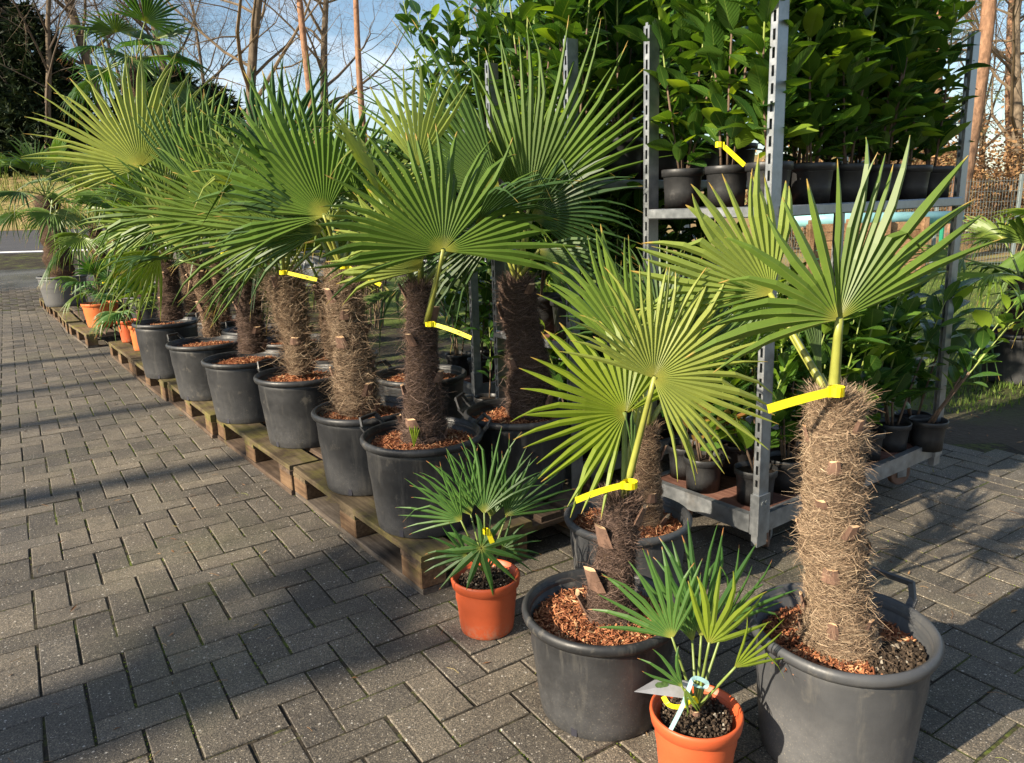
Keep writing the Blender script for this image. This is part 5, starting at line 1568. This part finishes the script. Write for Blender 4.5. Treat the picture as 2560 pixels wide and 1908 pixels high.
laurel('upright dark potted laurel showing alone below the near trolley shelf', uw(.42, .50, .1835), .078, .135, .86, 3, 20, 951, None, leafL=.12, new=.05, spread=.05, start=.4)
# second trolley
shelf_row('big laurel on the second trolley high shelf', 'laurels on the second trolley top', .0, .98, .26, .25, 5, 2, 1.3745, .112, .185, 1.0, 5, 30, 3, leafL=.140, new=.16, spread=.20, mats=('laurel', 'laurel', 'laurel_mid'))
shelf_row('laurel on the second trolley middle shelf', 'laurels on the second trolley middle', .0, .98, .25, .25, 4, 2, .722, .105, .17, .52, 5, 16, 4, leafL=.135, new=.05, spread=.17)
shelf_row('laurel on the second trolley base', 'laurels on the second trolley base', .0, .98, .25, .25, 4, 2, .1835, .105, .17, .42, 5, 14, 5, leafL=.135, new=.08, spread=.17)
# third and fourth trolley
shelf_row('tall laurel on the third trolley shelf', 'laurels on the third trolley', .60, 1.74, .27, .26, 4, 2, 1.2525, .10, .17, 1.18, 5, 30, 6, leafL=.145, new=.12, spread=.24, mats=('laurel', 'laurel', 'laurel_mid'))
shelf_row('laurel on the third trolley base', 'laurels on the third trolley base', .58, 1.74, .25, .26, 3, 2, .1835, .09, .15, .82, 4, 18, 7, leafL=.14, new=.12, spread=.2)
shelf_row('tall laurel on the farthest trolley shelf', 'laurels on the farthest trolley', .55, 2.56, .27, .26, 4, 2, 1.2525, .10, .17, 1.22, 5, 30, 8, leafL=.145, new=.12, spread=.26, mats=('laurel', 'laurel', 'laurel_mid'))
shelf_row('laurel on the farthest trolley base', 'laurels on the farthest trolley base', .53, 2.56, .25, .26, 3, 2, .1835, .09, .15, .82, 4, 18, 9, leafL=.14, new=.12, spread=.2)
laurel('small single stemmed laurel in a black pot between two trolley posts', uw(.40, 2.28, 0.0), .085, .15, .52, 1, 18, 960, None, leafL=.10, new=.2, spread=.03, mats=('laurel', 'laurel_mid'))

# ------------------------------------------------------------------ price tags and labels
FONTC = {}
def text_mesh(s, size):
    cu = bpy.data.curves.new('lettering', 'FONT'); cu.body = s; cu.size = size; cu.extrude = .0002; cu.shear = .25; cu.align_x = 'CENTER'; cu.align_y = 'CENTER'
    o = bpy.data.objects.new('lettering', cu); COL.objects.link(o)
    dg = bpy.context.evaluated_depsgraph_get(); dg.update()
    me = bpy.data.meshes.new_from_object(o.evaluated_get(dg))
    bpy.data.objects.remove(o); return me
def price_tag(label, loop, end, Y0, Y1, text=None, width=.019, curve=.0, loop_r=.016, face=0.0):
    """strip tag: looped round a leaf stalk, its free end sticking out"""
    width *= .82
    a = at(loop[0], loop[1], Y0); e = at(end[0], end[1], Y1)
    t = thing('price_tag', label, 'price tag', a, 'yellow price tags')
    d = e - a; L = d.length; dn = d.normalized()
    side = (-FWD).cross(dn); wv = dn.cross((-FWD)).normalized()
    wv = Quaternion(dn, face) @ wv
    if wv.z < 0: wv = -wv
    nrm = dn.cross(wv)
    b = MB(); n = 8; vs = []; fs = []
    for i in range(n + 1):
        f = i / n; c = dn * (L * f) + V((0, 0, curve * L * math.sin(f * math.pi)))
        vs += [c - wv * width / 2, c + wv * width / 2]
    for i in range(n): fs.append((2 * i, 2 * i + 1, 2 * i + 3, 2 * i + 2))
    vs2 = [p - nrm * .0004 for p in vs]
    b.add(vs, fs); b.add(vs2, [tuple(reversed(f)) for f in fs])
    b.build('strip', M['yellow'], t)
    lb = MB(); m = 14; vs = []; fs = []
    cdir = -dn if abs(dn.z) < .9 else V((1, 0, 0))
    hx = V((dn.x, dn.y, 0)).normalized(); hy = V((-hx.y, hx.x, 0)); c0 = -hx * loop_r * .8
    for i in range(m + 1):
        an = 2 * math.pi * i / m
        c = c0 + (hx * math.cos(an) + hy * math.sin(an)) * loop_r
        vs += [c - V((0, 0, width * .55)), c + V((0, 0, width * .55))]
    for i in range(m): fs.append((2 * i, 2 * i + 1, 2 * i + 3, 2 * i + 2))
    lb.add(vs, fs); lb.add([p + V((hx.x, hx.y, 0)) * .0005 for p in vs], [tuple(reversed(f)) for f in fs])
    kn = MB(); kn.box(V((0, 0, 0)) + dn * .004, (.010, .005, width * 1.25), basis(dn.cross(V((0, 0, 1))), V((0, 0, 1))))
    lo = lb.build('loop', M['yellow'], t); kn.build('knot', M['yellow'], lo)
    if text:
        me = text_mesh(text, width * .72); me.materials.append(M['ink'])
        o = bpy.data.objects.new('lettering', me); COL.objects.link(o); o.parent = t
        x = dn if dn.dot(RGT) > 0 else -dn
        z = x.cross(wv)
        if z.dot(-FWD) < 0: z = -z; 
        y = z.cross(x)
        o.matrix_local = Matrix.Translation(dn * L * .62 + V((0, 0, curve * L * .9)) + z * .0012) @ Matrix((x, y, z)).transposed().to_4x4()
    return t
price_tag('yellow price tag marked 199 on the stalk of the near corner palm', (938, 702), (1020, 732), 2.55, 2.50, '€   199,-', .017, .02)
price_tag('yellow price tag on the palm with broad shaggy trunk', (750, 577), (824, 617), 2.95, 2.93, '€   199,-', .019, .0)
price_tag('yellow price tag on the palm with flared frayed trunk', (618, 590), (686, 606), 3.55, 3.53, '€   199,-', .021, .0)
price_tag('plain yellow price tag sticking out from the hairy tan trunk', (1800, 848), (1662, 886), 1.50, 1.46, None, .022, .01, .016)
price_tag('plain yellow price tag on the front middle palm with leaning trunk', (1352, 1050), (1246, 1084), 1.69, 1.66, None, .018, .03, .018)
price_tag('yellow tag standing in the laurel pots of the near trolley shelf', (1563, 313), (1612, 358), 2.62, 2.60, None, .020, .0, .012)
price_tag('small yellow tag on the palm in front of the thin leaning trunk', (488, 548), (520, 530), 4.6, 4.58, None, .018)
price_tag('small yellow tag on the far single orange pot palm', (228, 612), (240, 600), 8.1, 8.1, None, .03)
price_tag('yellow tag on the lawn palm', (2196, 706), (2160, 716), 4.4, 4.35, None, .022)
price_tag('yellow stub tag on the near corner young palm', (1056, 1150), (1066, 1176), 2.03, 2.03, None, .018, 0, .008)
# front young palm: blue ribbon, curled yellow ribbon, printed label
def ribbon(name, label, cat, mat, pts, width, group=None):
    P = [at(x, y, Y) for x, y, Y in pts]; t = thing(name, label, cat, P[0], group); b = MB(); vs = []; fs = []
    Q = []
    for i in range(len(P) - 1):
        for s in range(4):
            f = s / 4; p0 = P[max(i - 1, 0)]; p1 = P[i]; p2 = P[i + 1]; p3 = P[min(i + 2, len(P) - 1)]
            Q.append(.5 * ((2 * p1) + (p2 - p0) * f + (2 * p0 - 5 * p1 + 4 * p2 - p3) * f * f + (3 * p1 - p0 - 3 * p2 + p3) * f ** 3))
    Q.append(P[-1])
    for i, q in enumerate(Q):
        tn = (Q[min(i + 1, len(Q) - 1)] - Q[max(i - 1, 0)]).normalized(); w = tn.cross(FWD)
        w = (w * .75 + V((0, 0, .6)) if abs(tn.z) < .6 else w)
        w = (w - tn * w.dot(tn)).normalized() * width / 2
        vs += [q - w - P[0], q + w - P[0]]
    for i in range(len(Q) - 1): fs.append((2 * i, 2 * i + 1, 2 * i + 3, 2 * i + 2))
    b.add(vs, fs); b.add([p + FWD * .0006 for p in vs], [tuple(reversed(f)) for f in fs])
    b.build('band', M[mat], t)
    return t
ribbon('ribbon', 'pale blue ribbon tied round the front young palm', 'ribbon', 'blue_tape', [(1452, 1580, 1.40), (1478, 1528, 1.405), (1492, 1490, 1.41), (1503, 1468, 1.42), (1530, 1478, 1.425), (1524, 1490, 1.43), (1500, 1482, 1.445)], .0095)
ribbon('ribbon', 'curled yellow ribbon on the front young palm', 'ribbon', 'yellow', [(1436, 1508, 1.43), (1448, 1526, 1.42), (1472, 1531, 1.415), (1492, 1522, 1.42), (1503, 1512, 1.425), (1508, 1524, 1.43)], .0105)
pl = [at(1373, 1498, 1.40), at(1418, 1472, 1.42), at(1500, 1474, 1.45), at(1480, 1512, 1.425)]
t = thing('plant_label', 'white printed plant label leaning behind the front orange pot palm', 'plant label', pl[0])
b = MB(); b.add([p - pl[0] for p in pl], [(0, 3, 2, 1)]); nn = (pl[1] - pl[0]).cross(pl[2] - pl[0]).normalized()
if nn.dot(FWD) < 0: nn = -nn
b.add([p - pl[0] + nn * .0012 for p in pl], [(0, 1, 2, 3)])
b.build('card', M['card'], t)
b = MB(); cpt = pl[0].lerp(pl[2], .38) + (pl[1] - pl[0]) * .22 - pl[0] - nn * .0008; ex = (pl[2] - pl[1]).normalized(); ey = nn.cross(ex)
vs = [cpt + ex * .017 * math.cos(k * .449) + ey * .006 * math.sin(k * .449) * (1 + .3 * (k % 2)) for k in range(14)]
b.add(vs, [tuple(range(14))]); b.build('printed_leaf', M['green_print'], t)
# numbered plate standing behind the palm row
t = thing('number_plate', 'grey board with white figures half hidden behind the palm row', 'sign', at(660, 640, 7.2))
pc = at(650, 577, 7.2) - t.location
b = MB(); B = basis(RGT, -FWD); bx = V((RGT.x, RGT.y, 0)).normalized()
Bz = Matrix((bx, V((-bx.y, bx.x, 0)), V((0, 0, 1)))).transposed()
b.box(pc, (.50, .02, .19), Bz); b.box(pc + V((0, 0, -.16)), (.56, .03, .05), Bz); b.box(pc + V((0, 0, .155)), (.56, .03, .06), Bz)
for s in (-.24, .24): b.box(pc + bx * s + V((0, .03, -.45)), (.04, .03, 1.0), Bz)
b.build('board', M['sign'], t)
me = text_mesh('1 61 0', .11); me.materials.append(M['white'])
o = bpy.data.objects.new('lettering', me); COL.objects.link(o); o.parent = t
o.matrix_local = Matrix.Translation(pc + V((bx.y, -bx.x, 0)) * .012) @ Matrix((bx, V((0, 0, 1)), V((bx.y, -bx.x, 0)))).transposed().to_4x4()

# ------------------------------------------------------------------ planter, pipe and fence seen under the near trolley shelf
t = thing('raised_planter', 'low planter of stacked wooden boards across the lawn', 'planter', V((6.2, 13.6, -.03)))
c0, c1 = at(1745, 520, 13.6), at(2000, 520, 13.6)
ln = c1.x - c0.x
for k in range(6):
    z = .10 + k * .155
    b = MB(); b.bbox((0, 0, 0), (ln + random.Random(k).uniform(-.1, .1), .06, .145), .008)
    o = b.build('board', M['bed_wood'], t); o.location = ((c0.x + c1.x) / 2 - 6.2 + random.Random(k).uniform(-.05, .05), (k % 2) * .006, z)
for s in range(4):
    b = MB(); b.bbox((0, 0, 0), (.1, .1, 1.05), .008); o = b.build('post', M['bed_wood'], t); o.location = (c0.x - 6.2 + .05 + s * (ln - .1) / 3, -.09, .5)
pb = at(1700, 478, 14.6); pe = at(2080, 470, 14.6)
t = thing('pipe_rail', 'thick teal pipe rail running above the wooden planter', 'pipe', V((pb.x, pb.y, 0)))
b = MB(); b.tube([V((0, 0, pb.z)), V((pe.x - pb.x, 0, pe.z))], .12, 14); b.build('pipe', M['teal'], t, smooth=True)
for s in (.2, .55, .9):
    b = MB(); b.tube([V(((pe.x - pb.x) * s, 0, -.05)), V(((pe.x - pb.x) * s, 0, pb.z))], .04, 8); b.build('support', M['greenpaint'], t)
t = thing('wire_fence', 'wire mesh fence behind the wooden planter', 'fence', V((pb.x, 15.2, -.03)))
FL = pe.x - pb.x + 1.5
b = MB()
for k in range(int(FL / .06)): b.tube([V((k * .06, 0, 0)), V((k * .06, 0, 1.7))], .004, 3, cap=False)
for k in range(9): b.tube([V((0, 0, .05 + k * .2)), V((FL, 0, .05 + k * .2))], .004, 3, cap=False)
b.build('mesh_panel', M['wire'], t)
for k in range(4):
    b = MB(); b.bbox((k * FL / 3, .03, .88), (.06, .06, 1.78), .004); b.build('post', M['wire'], t)
print('laurel leaves', NL)
